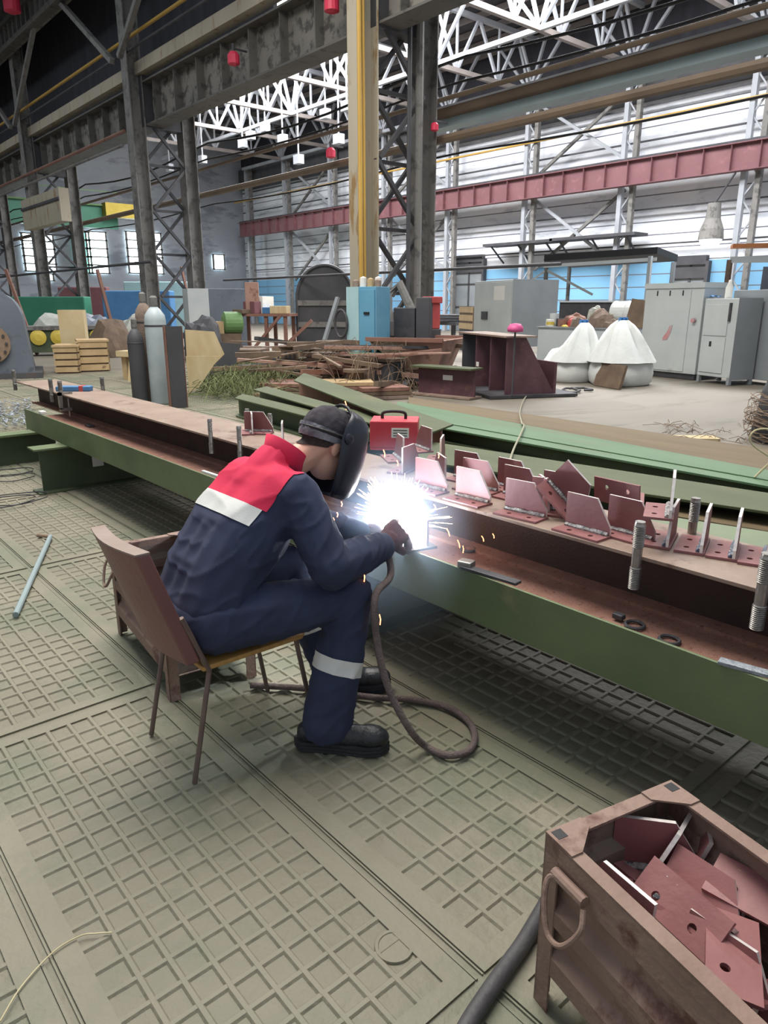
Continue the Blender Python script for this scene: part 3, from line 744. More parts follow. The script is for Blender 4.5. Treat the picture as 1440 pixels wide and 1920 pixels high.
def on_flange(u, name, lb, cat, sz, m, rz=0):
    # solve y on the flange top edge for column u
    lo, hi = -1.0, 7.5
    for _ in range(40):
        mid = (lo+hi)/2; q = Vector((1.966, mid, .6))-Vector((0, 0, CAM_H)); uu = W_PX/2+F_PX*(q.dot(RT))/q.dot(FW)
        if uu > u: lo = mid
        else: hi = mid
    b = MB(); b.box((-sz[0]/2, -sz[1]/2, 0), (sz[0]/2, sz[1]/2, sz[2])); o = b.build(name, m, bevel=min(sz)*.2)
    place(tag(o, lb, cat), (1.985, lo, .6005), rz); return o
on_flange(912, 'flat_bar', 'short dark flat bar resting across the green flange edge right of the glove', 'bar', (.04, .26, .012), 'dark_steel', .10)
on_flange(868, 'clamp_block', 'small grey clamp block on the green flange beside the flat bar', 'block', (.05, .06, .03), 'bolt_steel', .3)
on_flange(395, 'chalk_stick', 'white soapstone stick lying on the flange edge left of the welder', 'chalk', (.02, .26, .015), 'reflective', .03)
on_flange(76, 'soap_bar', 'small pale block on the flange at the left end of the beam', 'block', (.05, .09, .03), 'paper', 0)
on_flange(1420, 'hand_file', 'grey flat file on the green flange at the right picture edge', 'file', (.035, .22, .012), 'foil', .2)
small(168, 800, 0, 'steel_offcut', 'dark offcut on the rusty web near the left end', 'offcut', (.05, .12, .02), 'dark_steel')
small(1160, 1160, 0, 'hex_nut', 'dark nut lying on the rusty web at the flange, left of a ring', 'nut', (.03, .04, .02), 'dark_steel', .52)
for u, v, lb in ((1190, 1172, 'small dark steel ring on the web near the nut'), (1255, 1200, 'dark steel ring half sunk behind the green flange, right one'), (878, 1030, 'thin wire ring lying on the glowing web right of the arc')):
    P = G(u, v, .52); t = MB(); t.tube([(.032*math.cos(a*PI/10), .032*math.sin(a*PI/10), 0) for a in range(21)], .006, 6, caps=False)
    place(tag(t.build('steel_ring', 'dark_steel'), lb, 'ring'), (P.x, P.y, .521))
# work piece
t = thing('work_piece', 'dark steel plate being welded under the arc, resting on the green flange', 'workpiece', (2.02, 2.17, .602), -.25)
b = MB(); b.box((-.07, -.12, 0), (.07, .12, .01)); b.build('base_plate', 'dark_steel', t)
b = MB(); b.box((.03, -.1, .01), (.04, .1, .12)); b.build('gusset_plate', 'primer_red', t)

# ================================================================ RUSTY CRATES
def crate_base():
    t = thing('steel_crate', 'rusty steel stacking crate full of brackets in the bottom right corner', 'crate')
    Wd, Ln, H = .39, .80, .47
    for x in (0, Wd):
        for y in (0, -Ln):
            b = MB(); s = 1 if x == 0 else -1; q = -1 if y == 0 else 1
            b.box((min(x, x+s*.045), min(y, y+q*.005), 0), (max(x, x+s*.045), max(y, y+q*.005), H)); b.box((min(x, x+s*.005), min(y, y+q*.045), 0), (max(x, x+s*.005), max(y, y+q*.045), H))
            b.build('corner_post', 'crate_rust', t)
            b = MB(); b.prism([(x, y), (x+s*.10, y), (x+s*.10, y+q*.03), (x+s*.03, y+q*.085), (x, y+q*.085)][::1], .0045, Mx((0, 0, H+.003))); b.build('corner_gusset', 'crate_rust', t)
            b = MB(); b.box((x+s*.008 if s > 0 else x-.034, y+(-.034 if q < 0 else .008), H), (x+s*.034 if s > 0 else x-.008, y+(-.008 if q < 0 else .034), H+.0085)); b.build('stacking_socket', 'black', t)
    prof = [(0, H), (0, H-.085), (.022, H-.11), (.022, H-.15), (0, H-.175), (0, H-.215), (.022, H-.24), (.022, H-.28), (0, H-.305), (0, H-.355)]
    for x, s in ((0, 1), (Wd, -1)):
        b = MB(); rows = [[Vector((x+s*(d+.001), -.01, z)), Vector((x+s*(d+.001), -Ln+.01, z))] for d, z in prof]; b.sheet(rows)
        b.build('side_panel', 'crate_rust', t, solid=.003)
        b = MB(); b.box((min(x, x+s*.035), -Ln, H-.003), (max(x, x+s*.035), 0, H+.003)); b.box((min(x, x+s*.004), -Ln, H-.04), (max(x, x+s*.004), 0, H)); b.build('rim', 'crate_rust', t)
    for y, s in ((0, -1), (-Ln, 1)):
        b = MB(); rows = [[Vector((.01, y+s*(d+.001), z)), Vector((Wd-.01, y+s*(d+.001), z))] for d, z in prof]; b.sheet(rows)
        b.build('end_panel', 'crate_inside', t, solid=.003)
        b = MB(); b.box((0, min(y, y+s*.035), H-.003), (Wd, max(y, y+s*.035), H+.003)); b.box((0, min(y, y+s*.004), H-.04), (Wd, max(y, y+s*.004), H)); b.build('rim', 'crate_rust', t)
    b = MB(); b.box((.01, -Ln+.01, .10), (Wd-.01, -.01, .105)); b.build('bottom_panel', 'crate_inside', t)
    b = MB(); b.tube(curve_pts([(-.012, -.135, H-.06), (-.02, -.06, H-.055), (-.04, -.055, H-.085), (-.06, -.09, H-.155), (-.06, -.135, H-.155), (-.04, -.165, H-.10), (-.02, -.15, H-.065)], 5), .0065, 8)
    b.build('handle_loop', 'crate_rust', t)
    b = MB(); b.tube([(-.013, -.05, H-.055), (-.013, -.145, H-.055)], .013, 10); b.build('handle_sleeve', 'crate_rust', t)
    return t
cr = crate_base(); CA = -.235
cr.location = (1.141, .772, 0); cr.rotation_euler = (0, 0, CA)
def crate_pt(x, y, z): return Vector((1.141, .772, 0)) + Matrix.Rotation(CA, 3, 'Z') @ Vector((x, y, z))
# brackets thrown in the crate (located inside by crate coordinates)
def heap_bracket(u, v, z, kind, rz, tilt, lb, k=0):
    """kind 'up': base down; 'down': bracket lying upside down, base face up; tilt leans it about its long edge"""
    from mathutils import Euler
    R_ = Matrix.Rotation(CA+rz, 3, 'Z') @ Matrix.Rotation(tilt, 3, 'Y') @ (Matrix.Rotation(PI, 3, 'X') if kind == 'down' else Matrix.Identity(3))
    P = G(u, v, z)
    c = R_ @ (Vector((.05, 0, 0)) if kind == 'down' else Vector((.083, 0, .065)))
    bracket(P-c, 0, 'red-brown bracket '+lb, rot=tuple(R_.to_euler()), bead='weld_blue' if k % 2 else 'weld_bead')
for k, a in enumerate(((1232, 1592, .37, 'up', .9, .0, 'standing upright in the far corner of the crate'),
        (1250, 1585, 0.36, 'up', -1.15, .35, 'with blued weld marks, crossing the far rim side of the crate'),
        (1300, 1572, 0.34, 'up', 2.4, -.3, 'leaning back against the far long rim'),
        (1150, 1690, .38, 'up', 3.19, -.1, 'with a long white cut edge just inside the near rim'),
        (1272, 1700, .38, 'down', .0, -.75, 'showing two bolt holes, just inside the near rim'),
        (1318, 1690, 0.35, 'up', .15, .75, 'turning its large bare face to the camera in the centre of the crate'),
        (1425, 1680, 0.39, 'down', .3, -.35, 'at the right picture edge with one hole and a pale seam'),
        (1375, 1785, 0.38, 'down', -.9, .08, 'lying flat with one hole near the picture corner'),
        (1365, 1830, .32, 'up', .2, .3, 'under the flat one near the near rim'),
        (1425, 1860, 0.31, 'down', 1.2, .5, 'lowest at the right picture edge'),
        (1210, 1640, .30, 'up', .6, .9, 'buried in the dark behind the white-edged one'),
        (1350, 1640, .34, 'up', -.3, .6, 'resting on the far side of the heap'))):
    heap_bracket(*a, k)
# second crate behind the chair
c2 = dup(cr, (1.151, 3.389, 0), -.11, 'rusty maroon steel crate standing empty behind the chair of the welder')
# long things on the floor
P = G(95, 1010); Q = G(30, 1158)
t = thing('steel_rod', 'grey-green steel rod with a hooked end lying on the floor plates at left', 'rod', (P.x, P.y, .016))
d = (Q-P); b = MB(); b.tube([(0, 0, 0), (d.x, d.y, 0)], .016, 10); b.build('rod', 'duct_grey', t)
b = MB(); b.tube([(0, 0, 0), (-.06, .09, .0)], .013, 8); b.build('hook_end', 'brown_flange', t)
pts = [G(u, v, .022) for u, v in ((1010, 1715), (985, 1762), (955, 1805), (915, 1862), (875, 1925), (840, 2000))]
pts = [G(1085, 1600, .022), G(1040, 1668, .022)] + pts[1:]
tag(MB().tube(curve_pts(pts, 8), .021, 12).build('power_cable', 'cable_rubber', smooth=True), 'thick black rubber cable running out beneath the crate in the foreground', 'cable')
# tape marks on cable
pts = [G(u, v, .006) for u, v in ((0, 1915), (40, 1850), (100, 1785), (150, 1755), (182, 1750), (210, 1748))]
tag(MB().tube(curve_pts(pts, 8), .0022, 6).build('straw_stalk', 'straw'), 'pale dry straw bent in a curve on the floor plates at bottom left', 'straw')
# wires at far left floor
for k, (u, v, r) in enumerate(((18, 885, .17), (25, 895, .15), (30, 935, .2), (10, 940, .18))):
    P = G(u, v, .006+.006*k); b = MB(); b.tube([(r*math.cos(a*PI/12)*1.3, r*math.sin(a*PI/12), .004*math.sin(a)) for a in range(23)], .005, 5)
    place(tag(b.build('wire_loop', 'dark_steel'), 'thin dark wire loop at the left edge, '+('furthest back', 'second from the back', 'lower one by the beam support', 'nearest and widest')[k], 'wire', group='wire loops at left'), P)
# foil-like scrap heap at left
rnd = random.Random(11); b = MB()
for k in range(260):
    P = G(rnd.uniform(-30, 62), rnd.uniform(760, 806), 0); z = rnd.uniform(.005, .12); a = rnd.uniform(0, PI); s = rnd.uniform(.03, .10)
    b.bar((P.x, P.y, z), (P.x+s*math.cos(a), P.y+s*math.sin(a), z+rnd.uniform(-.03, .04) if z > .04 else z+.02), rnd.uniform(.008, .03), .006)
tag(b.build('metal_shavings', 'foil'), 'heap of silvery metal shavings on the floor at the left edge', 'metal shavings', kind='stuff')
t = thing('floor_girder', 'flat green plate girder on the floor at the left edge below the shavings', 'girder', (.25, 8.0, 0), 0)
P = G(0, 828); Q = G(95, 806)
b = MB(); b.box((-.9, -.05, .30), (2.05, .16, .32)); b.build('top_flange', 'green_paint', t)
b = MB(); b.box((-.9, .04, 0), (2.05, .06, .30)); b.build('web', 'green_dark', t)

# ================================================================ CHAIR
t = thing('metal_leg_chair', 'brown vinyl chair with a worn backrest and thin metal legs under the welder', 'chair', (.93, 2.235, 0))
def Lc(p): return (p[0]-.93, p[1]-2.235, p[2])
for y, x, lt in ((2.045, .897, (.985, 2.05, .40)), (2.424, .905, (.985, 2.40, .40)), (2.06, 1.42, (1.35, 2.07, .40)), (2.41, 1.42, (1.35, 2.40, .40))):
    b = MB(); b.tube([Lc((x, y, 0)), Lc(lt)], .0095, 8); b.build('leg', 'chair_leg', t)
for yy in (2.05, 2.40): b = MB(); b.tube([Lc((.985, yy, .40)), Lc((.90, yy, .62))], .010, 8); b.build('back_frame', 'chair_leg', t)
b = MB(); M = Mx(Lc((1.0, 2.235, .405)))
rows = []
b.prism([(-.04, -.19), (.36, -.20), (.39, -.17), (.39, .17), (.36, .20), (-.04, .19)], .018, M); b.build('seat', 'chair_wood', t, bevel=.005)
# backrest: padded slab leaning back, curved
bm = MB(); rows = []
def bpt(s, z, off):
    y = 2.045+.375*s; x = .925 - (z-.46)*.33; bow = -.02*math.sin(PI*s)
    return Vector(Lc((x+bow+off, y, z+(.0 if True else 0))))
N_ = 8
front = [[bpt(i/N_, .445+.42*j/8, .026) for i in range(N_+1)] for j in range(9)]
back = [[bpt(i/N_, .445+.42*j/8, -.022-.006*math.sin(PI*i/N_)) for i in range(N_+1)] for j in range(9)]
bm.sheet(front); bm.sheet(back)
vs = []
for a, c in ((front[0], back[0]), (front[-1], back[-1]), ([r[0] for r in front], [r[0] for r in back]), ([r[-1] for r in front], [r[-1] for r in back])): bm.sheet([a, c])
o = bm.build('backrest', 'chair_vinyl', t); 
bmx = bmesh.new(); bmx.from_mesh(o.data); bmesh.ops.remove_doubles(bmx, verts=bmx.verts[:], dist=.0005); bmesh.ops.recalc_face_normals(bmx, faces=bmx.faces[:]); bmx.to_mesh(o.data); bmx.free()
md = o.modifiers.new('b', 'BEVEL'); md.width = .008; md.segments = 3; md.limit_method = 'ANGLE'; md.angle_limit = .9
bm = MB(); bm.sheet([[p+Vector((0, 0, .003)) for p in front[-1]], [p+Vector((0, 0, .003)) for p in back[-1]]]); bm.build('worn_top_edge', 'chair_worn', t, solid=.006)
# ================================================================ THE WELDER
def capsule(bm, p, r0, q, r1, sub=2):
    t = bmesh.new()
    for c, r in ((p, r0), (q, r1)):
        bmesh.ops.create_icosphere(t, subdivisions=sub, radius=r, matrix=Matrix.Translation(c))
    res = bmesh.ops.convex_hull(t, input=t.verts[:])
    junk = [g for g in res['geom_interior'] if isinstance(g, bmesh.types.BMVert)]
    if junk: bmesh.ops.delete(t, geom=junk, context='VERTS')
    loose = [v for v in t.verts if not v.link_faces]
    bmesh.ops.delete(t, geom=loose, context='VERTS')
    me = bpy.data.meshes.new('tmp'); t.to_mesh(me); t.free(); bm.from_mesh(me); bpy.data.meshes.remove(me)
def ellip(bm, c, rad, R=None, sub=3):
    M = Matrix.Translation(c) @ (R.to_4x4() if R else Matrix.Identity(4)) @ Matrix.Diagonal((*rad, 1))
    bmesh.ops.create_icosphere(bm, subdivisions=sub, radius=1, matrix=M)
def blob(bm, voxel, smooth=6, fold=None):
    me = bpy.data.meshes.new('blob'); bm.to_mesh(me); bm.free()
    o = bpy.data.objects.new('blob', me); COL.objects.link(o)
    m = o.modifiers.new('r', 'REMESH'); m.mode = 'VOXEL'; m.voxel_size = voxel
    s = o.modifiers.new('s', 'SMOOTH'); s.factor = .5; s.iterations = smooth
    dg = bpy.context.evaluated_depsgraph_get(); dg.update()
    nm = bpy.data.meshes.new_from_object(o.evaluated_get(dg)); bpy.data.objects.remove(o)
    if fold:
        nm.update(); vs = [(v.co.copy(), v.normal.copy()) for v in nm.vertices]
        for v, (c, n) in zip(nm.vertices, vs): v.co = c+n*fold(c)
    return nm
def put(me, name, m, parent, base, smooth=True):
    me = me.copy()
    me.name = name; me.materials.clear(); me.materials.append(MATS[m]); me.transform(Matrix.Translation(-Vector(base)))
    for p in me.polygons: p.use_smooth = smooth
    o = bpy.data.objects.new(name, me); COL.objects.link(o); o.parent = parent; return o
def cut(me, planes, off=0.0, keep=None):
    """copy of me kept on the positive side of every plane (point, normal), pushed out along normals"""
    bm = bmesh.new(); bm.from_mesh(me)
    bm.normal_update()
    for p, n in planes:
        bmesh.ops.bisect_plane(bm, geom=bm.verts[:]+bm.edges[:]+bm.faces[:], plane_co=p, plane_no=n, clear_inner=True, dist=1e-5)
    if keep:
        bmesh.ops.delete(bm, geom=[f for f in bm.faces if not keep(f.calc_center_median())], context='FACES')
    if off:
        bm.normal_update()
        for v, c in [(v, v.co+v.normal*off) for v in bm.verts]: v.co = c
    out = bpy.data.meshes.new('cut'); bm.to_mesh(out); bm.free(); return out
V = Vector
WB = V((1.04, 2.23, 0))
man = thing('person', 'person in navy and red work clothes seated, bent over a weld in black welding mask', 'person', WB)
HC = V((1.612, 2.205, 1.085)); hp = math.radians(24)
hf = V((math.cos(hp), 0, -math.sin(hp))); hu = V((math.sin(hp), 0, math.cos(hp))); hy = V((0, 1, 0))
HR = Matrix((hf, hy, hu)).transposed()
def hd(f, y, u): return HC+hf*f+hy*y+hu*u
# skeleton points
hipc = V((1.04, 2.23, .54)); RH = V((1.08, 2.12, .53)); LH = V((1.08, 2.34, .53))
RK = V((1.52, 1.945, .565)); LK = V((1.53, 2.38, .56)); RA = V((1.375, 1.915, .11)); LA = V((1.63, 2.20, .12))
RS = V((1.37, 2.055, .95)); LS = V((1.37, 2.405, .95)); RE = V((1.40, 1.90, .715)); LE = V((1.62, 2.42, .72)); RW = V((1.72, 2.005, .695)); LW = V((1.80, 2.22, .675))
# body: one continuous surface
bm = bmesh.new()
ellip(bm, hd(-.01, 0, .03), (.098, .077, .095), HR); ellip(bm, hd(.02, 0, -.05), (.078, .066, .09), HR)
capsule(bm, hd(.065, 0, -.10), .03, hd(.04, 0, -.09), .045)
capsule(bm, hd(.095, 0, .0), .008, hd(.112, 0, -.035), .013)      # nose
capsule(bm, hd(.085, -.03, .025), .012, hd(.085, .03, .025), .012)  # brow
capsule(bm, hd(.092, -.02, -.075), .008, hd(.092, .02, -.075), .008)  # lips
for s in (-1, 1):
    ellip(bm, hd(-.012, s*.083, -.012), (.022, .011, .035), HR); capsule(bm, hd(-.012, s*.086, .012), .006, hd(-.004, s*.080, -.03), .006)
capsule(bm, V((1.40, 2.23, 1.00)), .062, HC+hf*-.035+hu*-.03, .058)
capsule(bm, hipc, .11, V((1.12, 2.23, .72)), .10); capsule(bm, V((1.12, 2.23, .72)), .11, V((1.30, 2.23, .92)), .10)
for a, b_, r0, r1 in ((V((1.32, 2.23, .94)), RS, .08, .05), (V((1.32, 2.23, .94)), LS, .08, .05), (RS, RE, .048, .040), (LS, LE, .048, .040), (RE, RW, .038, .026), (LE, LW, .038, .026),
                      (hipc, RH, .10, .08), (hipc, LH, .10, .08), (RH, RK, .075, .052), (LH, LK, .075, .052), (RK, RA, .050, .034), (LK, LA, .050, .034)):
    capsule(bm, a, r0, b_, r1)
body = blob(bm, .007, 4)
put(body, 'body', 'skin', man, WB)
for s in (-1, 1):
    b = MB(); b.lathe([(0, -.011), (.008, -.008), (.011, 0), (.008, .008), (0, .011)], 12, Matrix.Translation(hd(.083, s*.031, .005))); b.build('eye', 'reflective', man, off=WB, smooth=True)
# hair at the nape
hm = cut(body, [(hd(-.08, 0, -.028), (hu*1.0-hf*.25).normalized()), (hd(-.028, 0, 0), (-hf+hu*.5).normalized())], .004)
put(hm, 'hair', 'hair', man, WB)
# cap
def foldn(c): return noise.noise(c*55)*.0025
bm = bmesh.new(); ellip(bm, hd(-.012, 0, .04), (.112, .090, .105), HR); capsule(bm, hd(-.03, 0, .10), .045, hd(.03, 0, .10), .045)
cm = blob(bm, .006, 4, foldn)
capm = cut(cm, [(hd(-.05, 0, .03), (hu+hf*.02).normalized())])
put(capm, 'cap', 'cap_cloth', man, WB)
bandm = cut(cm, [(hd(-.05, 0, .005), (hu-hf*.02).normalized()), (hd(-.05, 0, .045), -(hu+hf*.1).normalized())], .006)
o = put(bandm, 'cap_band', 'cap_band', man, WB)
# clothes
def folds(c):
    a = noise.noise(V((c.x*4+c.z*3, c.y*3, c.z*15-c.x*11)))
    b2 = noise.noise(V((c.x*7+3, c.y*5, c.z*26-c.x*20)))
    k = 1-abs(a)*2.2
    return .006*max(k, 0)**4 + .002*b2 - .001
bm = bmesh.new()
TS = [(V((1.055, 2.23, .55)), .135, .08), (V((1.115, 2.23, .68)), .130, .08), (V((1.225, 2.23, .81)), .138, .085), (V((1.335, 2.23, .935)), .115, .10)]
for (a, r0, w0), (c, r1, w1) in zip(TS, TS[1:]):
    for s in (-1, 1): capsule(bm, a+V((0, s*w0, 0)), r0, c+V((0, s*w1, 0)), r1)
    capsule(bm, a, r0, c, r1)
    capsule(bm, a-V((0, w0, 0)), r0, a+V((0, w0, 0)), r0); capsule(bm, c-V((0, w1, 0)), r1, c+V((0, w1, 0)), r1)
for S, E_, W_, in ((RS, RE, RW), (LS, LE, LW)):
    capsule(bm, V((1.32, 2.23, .94)), .11, S, .080)
    capsule(bm, S, .086, E_, .080); capsule(bm, E_, .080, E_.lerp(W_, .55), .074); capsule(bm, E_.lerp(W_, .5), .074, W_, .056)
capsule(bm, V((1.36, 2.23, .98)), .10, V((1.40, 2.23, 1.03)), .085)
jk = blob(bm, .009, 5, folds)
NS = V((.55, 0, .83)).normalized(); ks = math.hypot(.55, .83)
neckc = V((1.42, 2.23, 1.03)); nax = V((.62, 0, .78)).normalized()
jk = cut(jk, [(neckc+nax*.055, -nax)])      # open at the neck
def yoke_in(c):
    s = .55*c.x+.83*c.z
    if s < 1.44: return False
    if c.x+0*c.z > 1.50: return False
    near = 2.23-abs(c.y-2.23)
    # armhole and front seams
    if abs(c.y-2.23) > .165 + (1.50-s)*.2: return False
    return (c.x-1.30) < 2.1*(abs(c.z-1.075))+.22 if c.z < 1.0 else c.x < 1.47
yk = cut(jk, [(V((1.189, 2.23, .9457)), V((.55, 0, .83))), (V((0, 2.23-.195, 0)), V((0, 1, 0))), (V((0, 2.23+.195, 0)), V((0, -1, 0))), (V((1.375, 0, 1.0)), V((-.86, 0, .5)))], .0035)
put(jk, 'jacket', 'navy_cloth', man, WB)
o = put(yk, 'jacket_yoke', 'red_cloth', man, WB)
st = cut(jk, [(V((1.17, 2.23, .876)), V((.55, 0, .83))), (V((1.189, 2.23, .9457)), V((-.55, 0, -.83))), (V((0, 2.23-.185, 0)), V((0, 1, 0))), (V((0, 2.23+.185, 0)), V((0, -1, 0))), (V((1.30, 0, .85)), V((-.9, 0, .42)))], .004)
put(st, 'reflective_stripe', 'reflective', man, WB)
# collar
b = MB(); rows = []
side = hy; fwd = nax.cross(hy)*-1
fwd = (V((1, 0, 0))-nax*nax.x).normalized()
for h, r, dx in ((-.01, .088, 0), (.03, .084, -.006), (.065, .086, -.018)):
    row = []
    for k in range(33):
        a = PI*.13+(2*PI-PI*.26)*k/32
        row.append(neckc+nax*(h+.012*math.sin(a*2)*0)+fwd*(r*math.cos(a)*1.0+dx)+side*(r*math.sin(a)))
    rows.append(row)
b.sheet(rows); b.build('collar', 'red_cloth', man, off=WB, smooth=True, solid=.008)
# trousers
bm = bmesh.new()
capsule(bm, V((1.03, 2.15, .54)), .12, V((1.03, 2.31, .54)), .12)
for Hh, K, A_ in ((RH, RK, RA), (LH, LK, LA)):
    capsule(bm, V((1.05, Hh.y, .54)), .118, Hh.lerp(K, .5), .105); capsule(bm, Hh.lerp(K, .45), .105, K, .080)
    capsule(bm, K, .082, K.lerp(A_, .5), .092); capsule(bm, K.lerp(A_, .5), .092, A_, .098)
def tf(c): return folds(c*1.1)*.9
trm = blob(bm, .009, 5, tf)
trm = cut(trm, [(V((0, 0, .055)), V((0, 0, 1)))])
put(trm, 'trousers', 'navy_cloth', man, WB)
for K, A_, kp in ((RK, RA, lambda c: c.y < 2.07 and c.x > 1.2 and c.z < .45), (LK, LA, lambda c: c.y > 2.09 and c.x > 1.25 and c.z < .45)):
    ax = (K-A_).normalized(); ax = (ax+V((.10, 0, 0))).normalized(); c0 = A_.lerp(K, .40)
    m_ = cut(trm, [(c0, ax), (c0+ax*.058, -ax)], .0035, kp); put(m_, 'reflective_band', 'reflective', man, WB)
# boots
def boot(heel, toe, A_):
    d = (toe-heel); d.z = 0; L_ = d.length; d.normalize(); s = V((-d.y, d.x, 0)); R = Matrix((d, s, V((0, 0, 1)))).transposed()
    def P(x, y, z): return heel+d*x+s*y+V((0, 0, z))
    bm = bmesh.new()
    capsule(bm, P(.07, 0, .07), .045, P(.09, 0, .13), .045); capsule(bm, P(.055, 0, .065), .045, P(.17, 0, .06), .046)
    capsule(bm, P(.10, 0, .10), .045, P(.20, 0, .065), .042); ellip(bm, P(L_-.075, 0, .055), (.075, .053, .043), R); capsule(bm, P(.14, 0, .055), .046, P(L_-.08, 0, .05), .048)
    up = blob(bm, .006, 4, lambda c: .0012*noise.noise(c*60)); up = cut(up, [(V((0, 0, .028)), V((0, 0, 1)))])
    o = put(up, 'boot', 'boot_leather', man, WB)
    prof = [(0, .0), (.03, -.040), (.10, -.042), (.17, -.044), (L_-.09, -.056), (L_-.03, -.045), (L_, 0)]
    prof = prof+[(x, -y) for x, y in prof[-2:0:-1]]
    n = len(prof); b = MB()
    for z0, z1, e in ((0, .012, 0), (.012, .016, -.002), (.016, .026, .001), (.026, .030, -.002), (.030, .040, 0)):
        M = Matrix.Translation(heel+V((0, 0, z0))) @ R.to_4x4()
        b.prism([(x*(1+e*2), y*(1+e*20)) for x, y in prof], z1-z0, M)
    sl = b.build('sole', 'boot_sole', o, off=WB)
boot(V((1.285, 2.005, 0)), V((1.535, 1.745, 0)), RA); boot(V((1.56, 2.27, 0)), V((1.845, 2.09, 0)), LA)
# gloved hands
def glove(W_, dirv, palmn, curl, thumb_side):
    d = dirv.normalized(); n = (palmn-d*palmn.dot(d)).normalized(); s = d.cross(n)*thumb_side
    bm = bmesh.new()
    R = Matrix((d, s, n)).transposed()
    capsule(bm, W_-d*.05, .042, W_+d*.01, .036)
    for k in (-1, -.33, .33, 1): capsule(bm, W_+d*.01+s*k*.018, .020, W_+d*.085+s*k*.029, .0155)
    lens = (.030, .036, .033, .026)
    for i, k in enumerate((1, .33, -.33, -1)):
        p = W_+d*.088+s*k*.031; a = .5; q = p
        for j, L_ in enumerate((lens[i]*1.15, lens[i]*.85, lens[i]*.65)):
            ang = curl*(j+1)*.62; dv = d*math.cos(ang)+n*math.sin(ang)
            q2 = q+dv*L_; capsule(bm, q, .0125-.001*j, q2, .0118-.001*j, 2); q = q2
    q = W_+d*.02+s*.03
    for j, (L_, f1) in enumerate(((.042, .45), (.032, .9), (.024, 1.25))):
        dv = (d*.75+s*(.75-.5*j)+n*f1*.8).normalized(); q2 = q+dv*L_; capsule(bm, q, .0155-.0015*j, q2, .0145-.0015*j, 2); q = q2
    bmesh.ops.scale(bm, vec=(1.22, 1.22, 1.22), space=Matrix.Translation(-W_), verts=bm.verts[:])
    return blob(bm, .0045, 3, lambda c: .001*noise.noise(c*90))
g1 = glove(RW+V((.035, .012, .005)), V((.92, .30, .22)), V((-.1, .75, -.6)), 1.15, -1)
put(g1, 'glove', 'glove', man, WB)
g2 = glove(LW+V((.03, -.02, .0)), V((.75, -.62, .05)), V((.1, -.2, -.95)), 1.0, 1)
put(g2, 'glove', 'glove', man, WB)
# welding mask
b = MB(); rows = []
lv = [(.150, .035, .075, .045), (.138, .075, .105, .015), (.115, .102, .134, -.005), (.075, .118, .150, -.025), (.02, .122, .160, -.028), (-.05, .122, .166, -.012), (-.105, .117, .168, .0), (-.145, .110, .162, .008), (-.172, .100, .150, .018), (-.190, .085, .125, .03)]
for u_, wd, fr, bk in lv:
    row = []
    for k in range(29):
        a = -PI/2+PI*k/28; ca, sa = math.cos(a), math.sin(a); e = .62
        x = bk+(fr-bk)*(abs(ca)**e); y = wd*(abs(sa)**.75)*(1 if sa > 0 else -1)
        row.append(hd(x, y, u_))
    rows.append(row)
b.sheet(rows); msk = b.build('welding_mask', 'mask_black', man, off=WB, smooth=True, solid=.0035)
b = MB(); b.box((-.002, -.055, -.05), (.004, .055, .045), Matrix.Translation(hd(.159, 0, .02)) @ HR.to_4x4()); b.build('lens', 'mask_lens', msk, off=WB, bevel=.004)
for s in (-1, 1):
    b = MB(); b.lathe([(.022, 0), (.020, .012), (.010, .016)], 16, Matrix.Translation(hd(-.0, s*.118, .035)) @ Matrix.Rotation(-s*PI/2, 4, 'X')); b.build('pivot_knob', 'mask_black', msk, off=WB)
b = MB(); pts = [hd(.112*math.cos(a)-.01, .098*math.sin(a), .035) for a in [2*PI*k/32 for k in range(33)]]
b.tube(pts, .008, 6, caps=False); pts = [hd(.02, .100*math.cos(a), .045+.115*math.sin(a)) for a in [PI*k/16 for k in range(17)]]; b.tube(pts, .007, 6)
b.build('headband', 'black', msk, off=WB)

# torch and its cable
tip = V((1.995, 2.235, .650)); hand = RW+V((.105, .065, .02))
t = thing('welding_torch', 'black welding torch held in the dark red glove', 'welding torch', tip)
b = MB(); b.tube(curve_pts([tuple(hand-V((.06, .05, .03))), tuple(hand+V((.02, .01, .015))), tuple(hand+V((.09, .06, .02))), tuple(tip+V((-.03, -.02, .03)))], 6), .012, 10, rs=None)
b.build('neck', 'bolt_steel', t, off=tip, smooth=True)
b = MB(); b.tube([tuple(hand-V((.075, .06, .04))), tuple(hand+V((.02, .01, .01)))], .018, 10); b.build('grip', 'black', t, off=tip)
b = MB(); b.tube([tuple(tip+V((-.035, -.022, .035))), tuple(tip+V((-.008, -.005, .008)))], .012, 10); b.build('nozzle', 'bolt_steel', t, off=tip)
cp = [hand-V((.07, .055, .035)), V((1.70, 1.93, .60)), GY(703, 1120, 1.84), GY(708, 1210, 1.80), GY(730, 1295, 1.74), GY(770, 1370, 1.66)]
cp += [G(800, 1400, .018), G(838, 1416, .018), G(878, 1408, .018), G(890, 1380, .018), G(876, 1350, .018), G(835, 1325, .018), G(770, 1312, .018), G(705, 1308, .018), G(640, 1300, .018), G(560, 1290, .018), G(470, 1285, .018)]
tag(MB().tube(curve_pts(cp, 7), .0135, 10).build('torch_cable', 'cable_fabric', smooth=True), 'sheathed welding cable hanging from the gloved hand and looping over the floor', 'cable')

